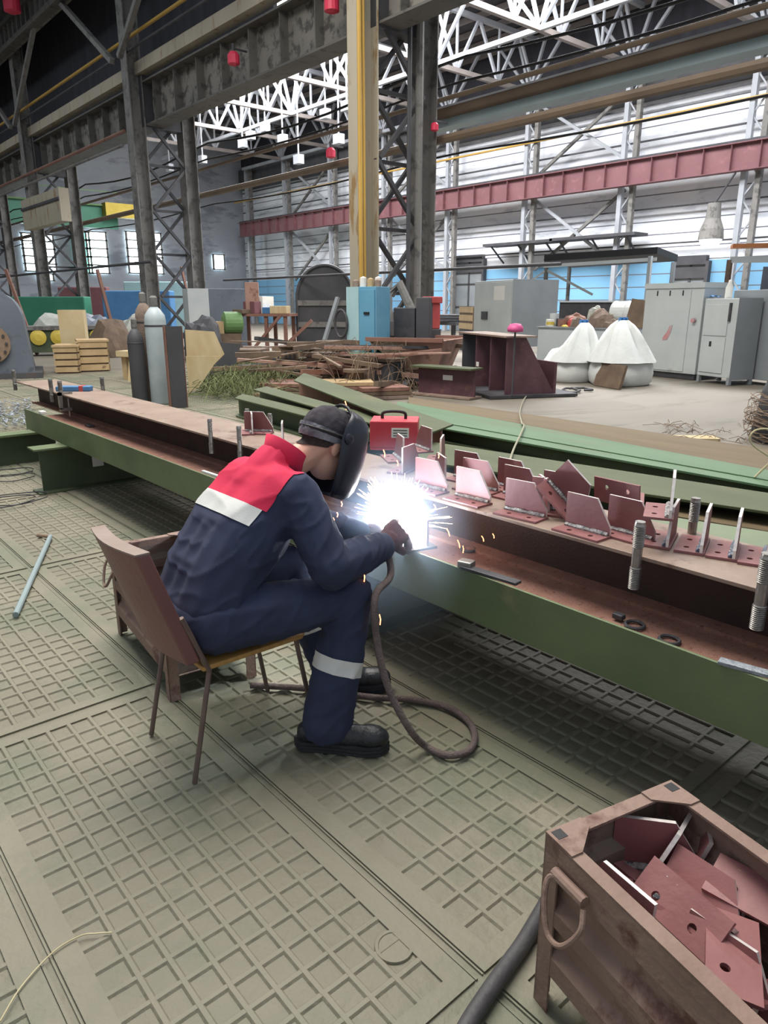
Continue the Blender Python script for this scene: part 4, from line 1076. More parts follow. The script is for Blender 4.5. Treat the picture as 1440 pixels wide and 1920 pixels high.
# arc light, glare volumes and sparks
AP = V((2.03, 2.245, .675))
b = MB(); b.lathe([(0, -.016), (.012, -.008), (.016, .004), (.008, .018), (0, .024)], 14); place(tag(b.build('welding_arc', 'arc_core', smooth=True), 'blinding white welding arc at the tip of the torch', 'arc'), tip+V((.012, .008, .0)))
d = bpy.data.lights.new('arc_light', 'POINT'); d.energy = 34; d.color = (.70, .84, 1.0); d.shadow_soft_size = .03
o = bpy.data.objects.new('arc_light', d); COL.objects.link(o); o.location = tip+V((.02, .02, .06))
# glare around the arc put into an emitting volume, brightest in the middle
pm = bpy.data.materials.new('arc_glare'); pm.use_nodes = True; nt = pm.node_tree; nt.nodes.clear()
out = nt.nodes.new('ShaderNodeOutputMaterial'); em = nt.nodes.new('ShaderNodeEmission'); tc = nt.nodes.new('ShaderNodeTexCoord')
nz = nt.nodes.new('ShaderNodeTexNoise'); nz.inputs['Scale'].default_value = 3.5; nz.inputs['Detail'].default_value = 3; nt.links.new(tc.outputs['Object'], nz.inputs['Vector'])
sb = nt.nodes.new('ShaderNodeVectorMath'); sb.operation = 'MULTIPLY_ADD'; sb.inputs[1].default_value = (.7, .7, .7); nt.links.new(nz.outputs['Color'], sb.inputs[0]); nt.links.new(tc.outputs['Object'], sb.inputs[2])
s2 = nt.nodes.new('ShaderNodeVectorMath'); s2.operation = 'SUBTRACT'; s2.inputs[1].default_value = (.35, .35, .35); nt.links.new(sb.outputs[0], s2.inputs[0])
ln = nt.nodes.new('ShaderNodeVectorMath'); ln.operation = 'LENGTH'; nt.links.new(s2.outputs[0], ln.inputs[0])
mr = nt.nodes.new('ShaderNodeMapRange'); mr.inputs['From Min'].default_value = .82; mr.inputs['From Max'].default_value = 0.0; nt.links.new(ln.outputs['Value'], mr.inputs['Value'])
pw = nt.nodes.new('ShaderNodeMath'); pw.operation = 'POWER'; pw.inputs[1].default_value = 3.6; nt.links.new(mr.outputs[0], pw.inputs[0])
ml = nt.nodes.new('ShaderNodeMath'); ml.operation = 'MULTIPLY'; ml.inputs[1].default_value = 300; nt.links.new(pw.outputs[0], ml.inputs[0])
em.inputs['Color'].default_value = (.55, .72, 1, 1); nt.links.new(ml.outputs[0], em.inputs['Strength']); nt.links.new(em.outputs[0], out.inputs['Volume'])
MATS['arc_glare'] = pm
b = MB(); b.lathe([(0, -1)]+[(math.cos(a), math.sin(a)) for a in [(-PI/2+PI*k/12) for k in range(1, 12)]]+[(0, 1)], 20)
pl = b.build('arc_glare', 'arc_glare'); pl.scale = (.20, .23, .21); pl.location = AP+V((.01, .01, .045)); tag(pl, 'glowing blue-white volume imitating the glare around the arc', 'glow', kind='stuff')
# scattering fume added round the hands, standing in for blue lens glare
fm = bpy.data.materials.new('fume_glare'); fm.use_nodes = True; nt = fm.node_tree; nt.nodes.clear()
out = nt.nodes.new('ShaderNodeOutputMaterial'); sc_ = nt.nodes.new('ShaderNodeVolumeScatter'); tc = nt.nodes.new('ShaderNodeTexCoord')
ln = nt.nodes.new('ShaderNodeVectorMath'); ln.operation = 'LENGTH'; nt.links.new(tc.outputs['Object'], ln.inputs[0])
mr = nt.nodes.new('ShaderNodeMapRange'); mr.inputs['From Min'].default_value = 1.0; mr.inputs['From Max'].default_value = 0.0; nt.links.new(ln.outputs['Value'], mr.inputs['Value'])
pw = nt.nodes.new('ShaderNodeMath'); pw.operation = 'POWER'; pw.inputs[1].default_value = 1.5; nt.links.new(mr.outputs[0], pw.inputs[0])
ml = nt.nodes.new('ShaderNodeMath'); ml.operation = 'MULTIPLY'; ml.inputs[1].default_value = 2.8; nt.links.new(pw.outputs[0], ml.inputs[0])
sc_.inputs['Color'].default_value = (.55, .72, 1, 1); nt.links.new(ml.outputs[0], sc_.inputs['Density']); nt.links.new(sc_.outputs[0], out.inputs['Volume'])
MATS['fume_glare'] = fm
b = MB(); b.lathe([(0, -1)]+[(math.cos(a), math.sin(a)) for a in [(-PI/2+PI*k/12) for k in range(1, 12)]]+[(0, 1)], 20)
pf = b.build('fume_glare', 'fume_glare'); pf.scale = (.30, .38, .48); pf.location = (1.88, 2.08, .66); tag(pf, 'bluish weld fume around the gloved hands, added to stand in for glare', 'smoke', kind='stuff')
rnd = random.Random(21); b = MB(); toC = V((-.62, -.72, .35))
for k in range(300):
    a = rnd.uniform(0, 2*PI); el = rnd.uniform(-.15, 1.5); L0 = rnd.uniform(.03, .17); L1 = L0+rnd.uniform(.02, .10)
    dv = V((math.cos(a)*math.cos(el), math.sin(a)*math.cos(el), math.sin(el)))
    if rnd.random() < .45: dv = (V((-.35, .6, .55))+dv*.45).normalized()
    p = [AP+dv*(L0+(L1-L0)*q)+V((0, 0, -.35*(L0+(L1-L0)*q)**2)) for q in (0, .5, 1)]
    r = rnd.uniform(.0006, .0014); b.tube(p, r, 4, rs=[r, r, r*.4])
tag(b.build('welding_sparks', 'spark', fix=False), 'spray of white-hot sparks flying from the weld', 'sparks', kind='stuff')
rnd = random.Random(5); b = MB()
for (u, v, y) in ((648, 760, 2.3), (712, 1162, 1.85), (682, 1081, 1.9), (905, 1010, 2.0), (868, 1030, 2.05), (822, 855, 2.2), (745, 868, 2.2), (720, 850, 2.2), (815, 950, 2.1), (860, 1020, 2.1), (640, 945, 2.25), (632, 965, 2.25), (625, 975, 2.25), (840, 998, 2.0), (925, 1005, 1.95)):
    p = GY(u, v, y); a = rnd.uniform(-1, 1); dv = V((.3*a, .3, 1)).normalized()*rnd.uniform(.008, .02)
    b.tube([p-dv, p+V((.004, 0, 0)), p+dv], .0018, 5)
tag(b.build('flying_embers', 'spark_orange', fix=False), 'few orange embers flying around the welder', 'sparks', kind='stuff')
# ================================================================ MIDDLE GROUND
def bx(t, name, a, c, m, bevel=0): b = MB(); b.box(a, c); return b.build(name, m, t, bevel=bevel)
# grey cabinets at right
def ang(A, B): return math.atan2(B.y-A.y, B.x-A.x)
A = G(1180, 704); B = G(1302, 713); A2 = G(1180, 704)
def front_thing(name, lb, cat, u0, v0, u1, v1, grp=None):
    """Empty at the left front floor corner, local +X along the front towards the right picture side, local +Y away"""
    A = G(u0, v0); B = G(u1, v1); t = thing(name, lb, cat, A, ang(A, B), grp); return t, (B-A).length
def hgt(u0, v0, vt):
    A = G(u0, v0); d = A.xy.length; lo, hi = 0, 12
    for _ in range(40):
        m_ = (lo+hi)/2; q = V((A.x, A.y, m_-CAM_H)); vv = H_PX/2-F_PX*(q.dot(UP))/q.dot(FW)
        if vv > vt: lo = m_
        else: hi = m_
    return lo
t, L_ = front_thing('steel_cabinet', 'tall pale grey steel cabinet with red smears on its doors', 'cabinet', 1196, 702, 1301, 713)
H_ = hgt(1196, 702, 533)
bx(t, 'body', (0, 0, .12), (L_, .9, H_), 'grey_enamel', .01); bx(t, 'plinth', (.05, .05, 0), (L_-.05, .85, .12), 'dark_steel')
bx(t, 'top_lip', (-.02, -.03, H_-.10), (L_+.02, .9, H_+.01), 'grey_enamel')
o = bx(t, 'door', (.04, -.02, .16), (L_*.80, 0, H_-.14), 'grey_enamel', .004)
b = MB(); b.box((L_*.62, -.012, H_*.30), (L_*.64, .0, H_*.36)); h_ = b.build('keyhole', 'black', o)
b = MB(); b.tube([(L_*.05, -.04, H_*.06), (L_*.28, -.04, H_*.06)], .012, 8); b.build('handle', 'wood', o)
for k in range(3): bx(t, 'hinge_slot', (L_*(.22+.22*k), -.025, H_-.26), (L_*(.24+.22*k), -.018, H_-.15), 'black')
b = MB(); b.prism([(0, 0), (.12, .02), (.20, .16), (.24, .34), (.16, .33), (.10, .18), (0, .06)], .003, Matrix.Translation((L_*.40, -.026, H_*.40)) @ Matrix.Rotation(PI/2, 4, 'X')); b.build('red_paint_mark', 'red_smear', t)
b = MB(); b.lathe([(.0, 0), (.05, 0), (.05, .06), (0, .06)], 10, Matrix.Translation((L_*.9, -.02, H_*.62)) @ Matrix.Rotation(PI/2, 4, 'X')); b.build('red_paint_mark', 'red_smear', t)
CAB1_T = t
t, L_ = front_thing('steel_cabinet', 'lower grey steel cabinet with drooping hinge plate at the right of the tall one', 'cabinet', 1305, 715, 1365, 723)
H_ = hgt(1305, 715, 560)
bx(t, 'body', (0, 0, .14), (L_, .62, H_), 'grey_enamel', .01)
for x in (0, L_-.07):
    for y in (0, .55): bx(t, 'leg', (x, y, 0), (x+.07, y+.07, .14), 'grey_enamel_dark')
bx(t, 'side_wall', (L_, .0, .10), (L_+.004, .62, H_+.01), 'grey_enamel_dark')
o = bx(t, 'door', (.05, -.02, .22), (L_*.76, 0, H_*.55), 'grey_enamel', .004); b = MB(); b.box((.30*L_, -.03, H_*.44), (.36*L_, -.02, H_*.5)); b.build('lock', 'black', o)
o = bx(t, 'door', (.05, -.02, H_*.57), (L_*.76, 0, H_*.93), 'grey_enamel', .004); b = MB(); b.box((L_*.78, -.04, H_*.74), (L_*.83, -.0, H_*.95)); b.build('hinge_plate', 'dark_steel', o)
P = G(1385, 705); t2 = thing('steel_cabinet', 'dark grey steel box with an oval wheel standing behind the low cabinet', 'cabinet', G(1305, 715), ang(G(1305, 715), G(1365, 723)))
bx(t2, 'body', (0.05, .68, .1), (1.35, 1.25, H_*1.10), 'grey_enamel_dark', .01)
b = MB(); b.lathe([(.16, 0), (.17, .03), (.16, .06)], 18, Matrix.Translation((1.36, .9, .17)) @ Matrix.Rotation(PI/2, 4, 'Y')); b.build('wheel', 'grey_enamel_low', t2)
# bottle, blue rag on the low cabinet
def on_top(u, v, z, lb, name, cat, build, rz=0):
    P = G(u, v, z); t = thing(name, lb, cat, P, rz); build(t); return t
z_ = H_
def bottle(t):
    b = MB(); b.lathe([(.07, 0), (.075, .03), (.07, .22), (.035, .30), (.03, .36), (0, .37)], 14); b.build('bottle_body', 'paper', t, smooth=True)
P = V((t.matrix_basis @ V((.35, .25, H_+.001)))); tb = thing('plastic_bottle', 'white plastic bottle standing on the low grey cabinet', 'bottle', P); bottle(tb)
P = V((t.matrix_basis @ V((.05, .2, H_+.001)))); b = MB(); rnd = random.Random(2)
rows = [[V((x*.05, y*.05, .03+.04*rnd.random())) for x in range(7)] for y in range(5)]; b.sheet(rows)
place(tag(b.build('plastic_sheet', 'strap_blue', solid=.004), 'crumpled blue plastic on top of the low grey cabinet', 'plastic'), P)
# grey work bench with clutter
t, L_ = front_thing('locker_bench', 'long grey steel locker bench loaded with bags, tins and rags', 'bench', 1005, 688, 1180, 700)
H_ = hgt(1005, 688, 612)
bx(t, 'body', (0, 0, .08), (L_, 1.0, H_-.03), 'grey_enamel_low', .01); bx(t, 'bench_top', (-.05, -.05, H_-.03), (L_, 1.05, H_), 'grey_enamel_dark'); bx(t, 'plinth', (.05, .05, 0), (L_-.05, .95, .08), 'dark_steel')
o = bx(t, 'door', (.05, -.015, .12), (L_*.48, 0, H_-.08), 'grey_enamel_low', .004)
b = MB(); b.box((L_*.40, -.05, H_*.5), (L_*.43, -.015, H_*.58)); b.build('padlock', 'black', o)
o = bx(t, 'door', (L_*.5, -.015, .12), (L_*.97, 0, H_-.08), 'grey_enamel_low', .004); b = MB(); b.box((L_*.52, -.05, H_*.5), (L_*.54, -.015, H_*.56)); b.build('padlock', 'black', o)
bx(t, 'back_rail', (0, .98, H_), (L_, 1.02, H_+.62), 'dark_steel'); bx(t, 'back_ledge', (0, .93, H_+.60), (L_, 1.05, H_+.64), 'grey_enamel_low')
MBn = t.matrix_basis.copy()
def on_bench(x, y, name, lb, cat, fn, rz=0): P = MBn @ V((x*L_, y, H_+.001)); tt = thing(name, lb, cat, P, rz+ang(G(1005, 688), G(1180, 700))); fn(tt); return tt
def tin(r, h, m, m2=None):
    def f(t):
        b = MB(); b.lathe([(r, 0), (r, h), (r*.9, h), (0, h-.01)], 16); b.build('tin_body', m, t)
        if m2: b = MB(); b.lathe([(r+.003, h*.25), (r+.003, h*.7)], 16); b.build('paper_band', m2, t)
    return f
on_bench(.05, .25, 'jar', 'small white jar at the left end of the locker bench', 'jar', tin(.06, .18, 'paper'))
on_bench(.10, .15, 'paint_tin', 'white tin with a yellow band at the left of the bench', 'tin', tin(.10, .17, 'paper', 'yellow_paint'))
on_bench(.07, .45, 'cloth_bundle', 'light bundle behind the tins at the left of the bench', 'bundle', tin(.12, .32, 'grey_enamel'))
on_bench(.17, .35, 'bucket', 'dark bucket standing third on the locker bench', 'bucket', tin(.12, .20, 'dark_steel'))
on_bench(.22, .2, 'paint_tin', 'brown rusty tin on the bench beside the dark bucket', 'tin', tin(.11, .18, 'rust_brown'))
def heap(m, sx, sy, h, seed, sub=3):
    def f(t):
        bm = bmesh.new(); bmesh.ops.create_icosphere(bm, subdivisions=sub, radius=1)
        for v_ in bm.verts:
            n_ = 1+.28*noise.noise(v_.co*1.7+V((seed, 0, 0)))+.1*noise.noise(v_.co*5+V((seed, 3, 0)))
            v_.co = V((v_.co.x*sx*n_, v_.co.y*sy*n_, max(0, v_.co.z*n_)*h))
        me = bpy.data.meshes.new('heap'); bm.to_mesh(me); bm.free(); me.materials.append(MATS[m]); o = bpy.data.objects.new('heap', me); o.name = 'cloth' if m in ('rag', 'bag_white') else 'lump'; COL.objects.link(o); o.parent = t
    return f
for x, y, m, sx, sy, h, sd, nm, lb in ((.33, .25, 'red_paint', .16, .14, .22, 1, 'rag_bundle', 'red-brown rag bundle on the bench'), (.40, .15, 'rag', .20, .15, .26, 2, 'cable_coil', 'brown coil of wire on the middle of the bench'),
        (.52, .4, 'bag_fill', .22, .2, .5, 3, 'sack', 'dirty pale sack on the middle of the bench'), (.62, .25, 'rag', .36, .2, .42, 4, 'sack', 'brown sacking draped in the centre of the bench'),
        (.74, .18, 'rag', .22, .16, .22, 5, 'rag_bundle', 'brown rags on the bench left of the dark board'), (.80, .15, 'pink_plastic', .14, .12, .06, 6, 'glove_heap', 'pinkish cloth on the bench edge above the bag loops'),
        (.30, .5, 'rust_brown', .35, .15, .32, 7, 'casting', 'rust-brown casting behind the tins on the bench'), (.27, .12, 'yellow_paint', .10, .08, .05, 8, 'glove_heap', 'yellow scrap at the bench edge')):
    on_bench(x, y, nm, lb, nm.split('_')[0] if nm != 'sack' else 'sack', heap(m, sx, sy, h, sd))
def drum(t):
    b = MB(); b.lathe([(.28, 0), (.30, .03), (.28, .05), (.28, .35), (.30, .37), (.28, .39), (.28, .75), (.30, .78), (0, .78)], 24, Matrix.Translation((0, 0, .34)) @ Matrix.Rotation(PI/2, 4, 'Y')); b.build('drum_body', 'bag_white', t)
on_bench(.68, .62, 'banded_drum', 'pale banded drum lying behind the sacks on the bench', 'drum', drum)
def board(t): b = MB(); b.prism([(0, 0), (.55, 0), (.6, .62), (.08, .70)], .03, Matrix.Rotation(1.35, 4, 'X')); b.build('board', 'timber_dark', t)
on_bench(.86, .25, 'board', 'dark brown board leaning on the bench beside the tall cabinet', 'board', board)
# canopy frame behind the bench
P0 = G(1008, 668); 
t = thing('canopy_frame', 'steel canopy with a black flat roof over the locker bench', 'canopy', (0, 0, 0))
HT = 2.95
q0 = G(1022, 690); k0 = V((q0.x+.6, q0.y+.2, 0))
def at_h(u, v, z): return G(u, v, z)
c = [at_h(1020, 490, HT), at_h(1232, 476, HT+.12), at_h(1270, 490, HT), at_h(1075, 502, HT)]
b = MB(); rows = [[c[0], c[1]], [c[3], c[2]]]; b.sheet(rows); b.build('canopy_roof', 'black', t, solid=.2)
for (u, v, z, ub, vb, lbm) in ((1025, 492, HT, 1005, 690, 'column_grey'), (1068, 500, HT, 1048, 660, 'column_grey'), (1220, 480, HT, 1218, 670, 'grey_enamel_low'), (1264, 492, HT, 1262, 670, 'grey_enamel_dark')):
    T = at_h(u, v, z); b = MB(); b.bar((T.x, T.y, 0), (T.x, T.y, z), .10, .10, (1, 0, 0)); b.build('post', lbm, t)
b = MB(); b.bar(c[0]-V((0, 0, .15)), c[1]-V((0, 0, .15)), .08, .10); b.build('edge_beam', 'grey_enamel', t)
T = at_h(1025, 492, HT); b = MB(); b.bar((T.x, T.y, 2.7), (T.x+.9, T.y-1.3, 1.9), .08, .08); b.bar((T.x, T.y, 2.7), (T.x-.5, T.y+.9, 2.0), .06, .06); b.build('knee_brace', 'grey_enamel', t)
# big bags
def bigbag(P, r, hs, ht, lean, lb, opened, seed):
    t = thing('bulk_bag', lb, 'bag', P)
    b = MB(); rows = []; n = 40
    prof = [(r*.92, 0), (r, .06), (r*1.04, hs*.5), (r*1.0, hs*.9), (r*.95, hs)]
    for rr, z in prof:
        rows.append([V(((rr*(1+.03*math.sin(5*a+seed)))*math.cos(a)*1.08, rr*(1+.03*math.sin(4*a))*math.sin(a), z)) for a in [2*PI*k/n for k in range(n+1)]])
    b.sheet(rows); b.build('bag_body', 'bag_white', t, smooth=True)
    b = MB(); rows = []
    for j in range(10):
        f = j/9; z = hs+(ht-hs)*f
        row = []
        for k in range(n+1):
            a = 2*PI*k/n; rr = r*.96*(1-f)**.75+.10; rr *= 1+(.07+.30*f)*math.sin(9*a+seed+f*1.5)*(.5+.5*math.sin(4*a+seed))
            if opened and math.sin(a-lean[2]) > .2 and f > .25: z2 = hs+(ht-hs)*(.25+.15*f)
            else: z2 = z
            row.append(V((rr*math.cos(a)*1.08+lean[0]*f, rr*math.sin(a)+lean[1]*f, z2)))
        rows.append(row)
    b.sheet(rows); b.build('bag_neck', 'bag_white', t, smooth=True)
    b = MB(); b.lathe([(r*.9, hs*.98), (r*.6, hs+.05), (0, hs+.08)], 24); b.build('filling', 'bag_fill', t)
    for dx in (-.07, .09):
        b = MB(); tp = V((lean[0]+dx, lean[1], ht)); b.tube([tp+V((-.05, 0, -.14)), tp+V((-.03, 0, .05)), tp+V((.03, 0, .05)), tp+V((.05, -.03, -.22))], .03, 6); b.build('lifting_loop', 'strap_blue', t)
R1 = G(1072, 716)+V((.25, .2, 0)); h1 = hgt(1072, 716, 672); 
bigbag(R1, .50, .42, 1.22, (.14, -.12, 0), 'left white bulk bag slumped open with blue loops before the locker bench', True, 1)
R2 = G(1165, 722)+V((.25, .2, 0))
bigbag(R2, .60, .46, 1.28, (.02, .06, 1), 'right and larger white bulk bag gathered up to blue loops', False, 2)
P = G(1112, 722); Q = G(1160, 730); t = thing('square_board', 'square brown fibre board leaning on the right bulk bag', 'board', P, ang(P, Q), rot=(-.25, 0, ang(P, Q)))
bx(t, 'board', (0, 0, 0), ((Q-P).length, .06, .47), 'timber_dark')
P = G(1070, 735); b = MB(); b.tube([(.30*math.cos(a*PI/10), .17*math.sin(a*PI/10), .012*math.sin(a)) for a in range(21)]+[(.5, -.25, 0), (.2, -.4, 0), (.1, -.25, 0)], .022, 6)
place(tag(b.build('rubber_loop', 'cable_rubber'), 'dark rubber loop on the floor in front of the bulk bags', 'loop'), P+V((0, 0, .03)), .6)
# gray wall cabinet left of bench
t, L_ = front_thing('control_cabinet', 'pale grey control cabinet with a paper notice behind the welded frame', 'cabinet', 886, 672, 955, 682)
H_ = hgt(886, 672, 528)
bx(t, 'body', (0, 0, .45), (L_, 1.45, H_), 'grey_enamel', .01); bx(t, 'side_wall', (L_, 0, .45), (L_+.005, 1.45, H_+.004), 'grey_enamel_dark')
o = bx(t, 'door', (.04, -.02, .5), (L_-.06, 0, H_-.05), 'grey_enamel', .004); b = MB(); b.box((L_*.25, -.06, H_*.52), (L_*.4, -.02, H_*.62)); b.build('lock', 'dark_steel', o)
bx(t, 'paper_notice', (L_*.55, -.025, H_*.76), (L_*.82, -.02, H_*.93), 'paper')
for x in (0, L_-.08):
    for y in (0, 1.37): bx(t, 'leg', (x, y, 0), (x+.08, y+.08, .45), 'dark_steel')
# welded bracket frame with four gussets
t, L_ = front_thing('gusseted_stand', 'welded steel frame with four tall triangular gussets under a top plate', 'steel frame', 865, 722, 945, 745)
H_ = hgt(865, 722, 622)
bx(t, 'base_plate', (-.12, -.35, 0), (L_+.2, 1.35, .05), 'dark_steel'); bx(t, 'top_plate', (-.12, -.05, H_-.03), (L_+.08, .55, H_), 'rust_plate')
for k in range(4):
    x = L_*k/3; b = MB(); b.prism([(0, .05), (.95, .05), (.35, H_-.03), (0, H_-.03)], .05, Matrix(((0, 0, 1, x), (1, 0, 0, 0), (0, 1, 0, 0), (0, 0, 0, 1))))
    b.build('gusset', 'maroon_crate' if k else 'dark_frame', t)
b = MB(); b.box((-.02, .93, .05), (L_+.06, .98, .6)); b.build('back_plate', 'maroon_crate', t)
b = MB(); b.box((L_*.38, -.02, H_*.42), (L_*.44, -.015, H_*.5)); o = b.build('chalk_mark', 'paper', t)
P = G(948, 612, H_); t3 = thing('pink_cap', 'pink plastic cap on a stick at the corner of the welded frame', 'cap', t.matrix_basis @ V((L_+.22, .05, .05)))
b = MB(); b.lathe([(.0, H_+.02), (.13, H_+.03), (.14, H_+.09), (.09, H_+.16), (0, H_+.17)], 14); b.build('cap', 'pink_plastic', t3, smooth=True)
b = MB(); b.lathe([(.015, 0), (.015, H_+.03)], 8); b.build('stick', 'dark_frame', t3)
# I beam offcut
A = G(785, 738); B = G(890, 748); t = thing('beam_offcut', 'short maroon I-beam offcut with a dusty top flange and a peeling label', 'beam', A, ang(A, B)); L_ = (B-A).length; H_ = hgt(785, 738, 684)
bx(t, 'top_flange', (-.08, -.18, H_-.03), (L_+.02, .22, H_), 'olive_dust'); bx(t, 'web', (0, -.01, .03), (L_, .02, H_-.03), 'maroon_crate'); bx(t, 'bottom_flange', (-.08, -.2, 0), (L_+.02, .2, .03), 'rust_plate')
b = MB(); b.box((L_*.45, -.02, H_*.55), (L_*.62, -.014, H_*.72)); b.build('label', 'paper', t)
# rust tub
t, L_ = front_thing('steel_hopper', 'open rust-pink steel hopper with sloping sides left of the welded frame', 'hopper', 757, 722, 828, 725)
H_ = .92
b = MB(); wl = .9
o1 = [V((.35, 0, 0)), V((L_-.2, 0, 0)), V((L_-.2, .8, 0)), V((.35, .8, 0))]; o2 = [V((-.7, -.3, H_)), V((L_+.1, -.3, H_)), V((L_+.1, 1.15, H_)), V((-.7, 1.15, H_))]
for k in range(4): b.sheet([[o1[k], o1[(k+1) % 4]], [o2[k], o2[(k+1) % 4]]])
b.sheet([[o1[0], o1[1]], [o1[3], o1[2]]]); b.build('hopper_body', 'rust_bright', t, solid=.03)
b = MB(); b.box((-.7, -.36, H_-.04), (L_+.1, -.28, H_+.04)); b.box((-.7, 1.11, H_-.04), (L_+.1, 1.19, H_+.04)); b.build('rim', 'rust_brown', t)
# bar stack
for k in range(14):
    P = G(808, 640)+V((.12*(k % 5), .05*(k % 5), .55+.11*(k//5))); b = MB(); b.tube([(0, 0, 0), (2.6, -2.4, 0)], .05, 6)
    place(tag(b.build('steel_bar', 'dark_steel'), 'black steel bar in the stack behind the hopper', 'bar', 'black bars stacked behind the hopper'), P+V((0, 0, .35)))
for k in range(2):
    P = G(808, 640)+V((.8+1.2*k, -.6-1.2*k, 0)); t = thing('bar_rack', 'dark trestle under the stack of black bars, %s one' % ('left', 'right')[k], 'trestle', P); bx(t, 'trestle_beam', (-.3, -.4, .7), (.8, .6, .84), 'dark_frame'); bx(t, 'post', (-.05, -.05, 0), (.1, .1, .7), 'dark_frame')
t, L_ = front_thing('wooden_box', 'small pale wooden crate with slats between bars and control cabinet', 'crate', 860, 655, 884, 660); z0 = .75
bx(t, 'stand', (0, 0, 0), (L_, .5, z0), 'dark_frame')
for z in (0, .28, .56): bx(t, 'slat', (0, -.02, z0+z), (L_, 0, z0+z+.2), 'wood')
bx(t, 'box_body', (0, 0, z0), (L_, .5, z0+.75), 'timber_dark')
# blue cabinet
t, L_ = front_thing('blue_cabinet', 'pale and bright blue steel cabinet at the foot of the central column', 'cabinet', 652, 716, 706, 720)
H_ = hgt(652, 716, 538); xm = L_*.42
A = t.location.copy()
bx(t, 'body', (0, 0, .05), (L_, .5, H_), 'cabinet_blue', .01); bx(t, 'pale_front', (0, -.01, .05), (xm, 0, H_), 'cabinet_pale'); bx(t, 'plinth', (.04, .04, 0), (L_-.04, .66, .05), 'dark_steel')
o = bx(t, 'door', (xm+.03, -.03, .12), (L_-.03, -.0, H_-.06), 'cabinet_blue', .005); b = MB(); b.box((L_*.62, -.05, H_*.72), (L_*.8, -.03, H_*.745)); b.build('handle', 'black', o)
for k in range(7):
    b = MB(); b.lathe([(.07, 0), (.07, .12+.03*(k % 3)), (0, .15+.03*(k % 3))], 10); place(tag(b.build('fitting', ('rust_plate', 'wood', 'paper')[k % 3]), 'small fitting on top of the blue cabinet, %s from the left' % ('first', 'second', 'third', 'fourth', 'fifth', 'sixth', 'last')[k], 'fitting', 'fittings on the blue cabinet'), t.matrix_basis @ V((.1+k*(L_-.2)/6, .2+.15*(k % 2), H_+.001)))
b = MB(); b.tube([(-.12+.16*math.cos(a*PI/8), -.05, H_*.62+.28*math.sin(a*PI/8)) for a in range(17)], .03, 6); place(tag(b.build('hose_coil', 'cable_rubber'), 'dark hose coil hanging on the left side of the blue cabinet', 'hose'), t.location, t.rotation_euler.z)
# dome (round tank lying)
A = G(560, 668); B = G(664, 668); Wd_ = (B-A).length; an = ang(A, B); H_ = hgt(610, 660, 503)
t = thing('tank_section', 'dark grey barrel-shaped tank section with an arched top behind the scrap', 'tank', (A+B)/2, an)
b = MB(); rows = []; Rr = Wd_/2
for yy in (0, 2.4):
    rows.append([V((Rr*math.cos(PI-PI*k/24), yy, (H_-1.0)+math.sin(PI*k/24)*1.0)) for k in range(25)])
rows2 = [[V((-Rr, y, 0))]+r+[V((Rr, y, 0))] for y, r in zip((0, 2.4), rows)]
b.sheet(rows2); k = len(rows2[0]); b.add(rows2[0], [tuple(range(k))]); b.add(rows2[1], [tuple(range(k))]); b.build('shell', 'dark_frame', t)
b = MB()
for r_ in (rows2[0],): b.tube([p+V((0, -.03, 0)) for p in r_], .05, 6)
b.build('rim', 'dark_steel', t)
for z in (.9, 1.55): bx(t, 'band', (-Rr-.02, -.06, z), (Rr+.02, 0, z+.16), 'column_grey')
# machinery dark behind column
def machine(u0, v0, u1, v1, vt, lb, name, cat, parts):
    t, L_ = front_thing(name, lb, cat, u0, v0, u1, v1); H_ = hgt(u0, v0, vt)
    for nm, a, c, m in parts: bx(t, nm, (a[0]*L_, a[1], a[2]*H_), (c[0]*L_, c[1], c[2]*H_), m, .02)
    return t, L_, H_
t, L_, H_ = machine(712, 712, 800, 716, 522, 'dark machine tool with grey motors at the foot of the central column', 'machine_tool', 'machine', (('bed', (0, 0, 0), (1, .6, .35), 'dark_frame'), ('headstock', (.25, .1, .35), (.7, .5, .72), 'dark_steel'), ('side_box', (.72, .1, .35), (1, .5, .82), 'dark_frame')))
b = MB(); b.lathe([(.14, 0), (.19, .05), (.19, .35), (.12, .5), (.07, .6)], 16, Matrix.Translation((L_*.12, .2, H_*.42))); b.build('motor', 'column_grey', t)
b = MB(); b.tube([(L_*.12, .3, H_*.85), (L_*.3, .3, H_*.95), (L_*.55, .3, H_*.7)], .10, 8); b.build('belt_cover', 'column_grey', t)
t, L_, H_ = machine(790, 712, 806, 714, 556, 'red cone-topped container on a dark stand right of the column', 'fire_bucket', 'bucket', (('stand', (0, 0, 0), (1, .3, .62), 'dark_frame'), ('bucket_body', (0.05, 0.02, .62), (.95, .28, .92), 'red_paint'), ('bucket_lid', (-.1, 0, .92), (1.1, .3, 1), 'red_paint')))
t, L_, H_ = machine(652, 722, 735, 728, 641, 'dark green sheet-metal trough lying before the blue cabinet', 'green_trough', 'trough', (('trough_body', (0, 0, .3), (1, .5, .75), 'green_machine'), ('foot', (.05, .05, 0), (.2, .4, .3), 'dark_frame'), ('foot', (.8, .05, 0), (.95, .4, .3), 'dark_frame')))
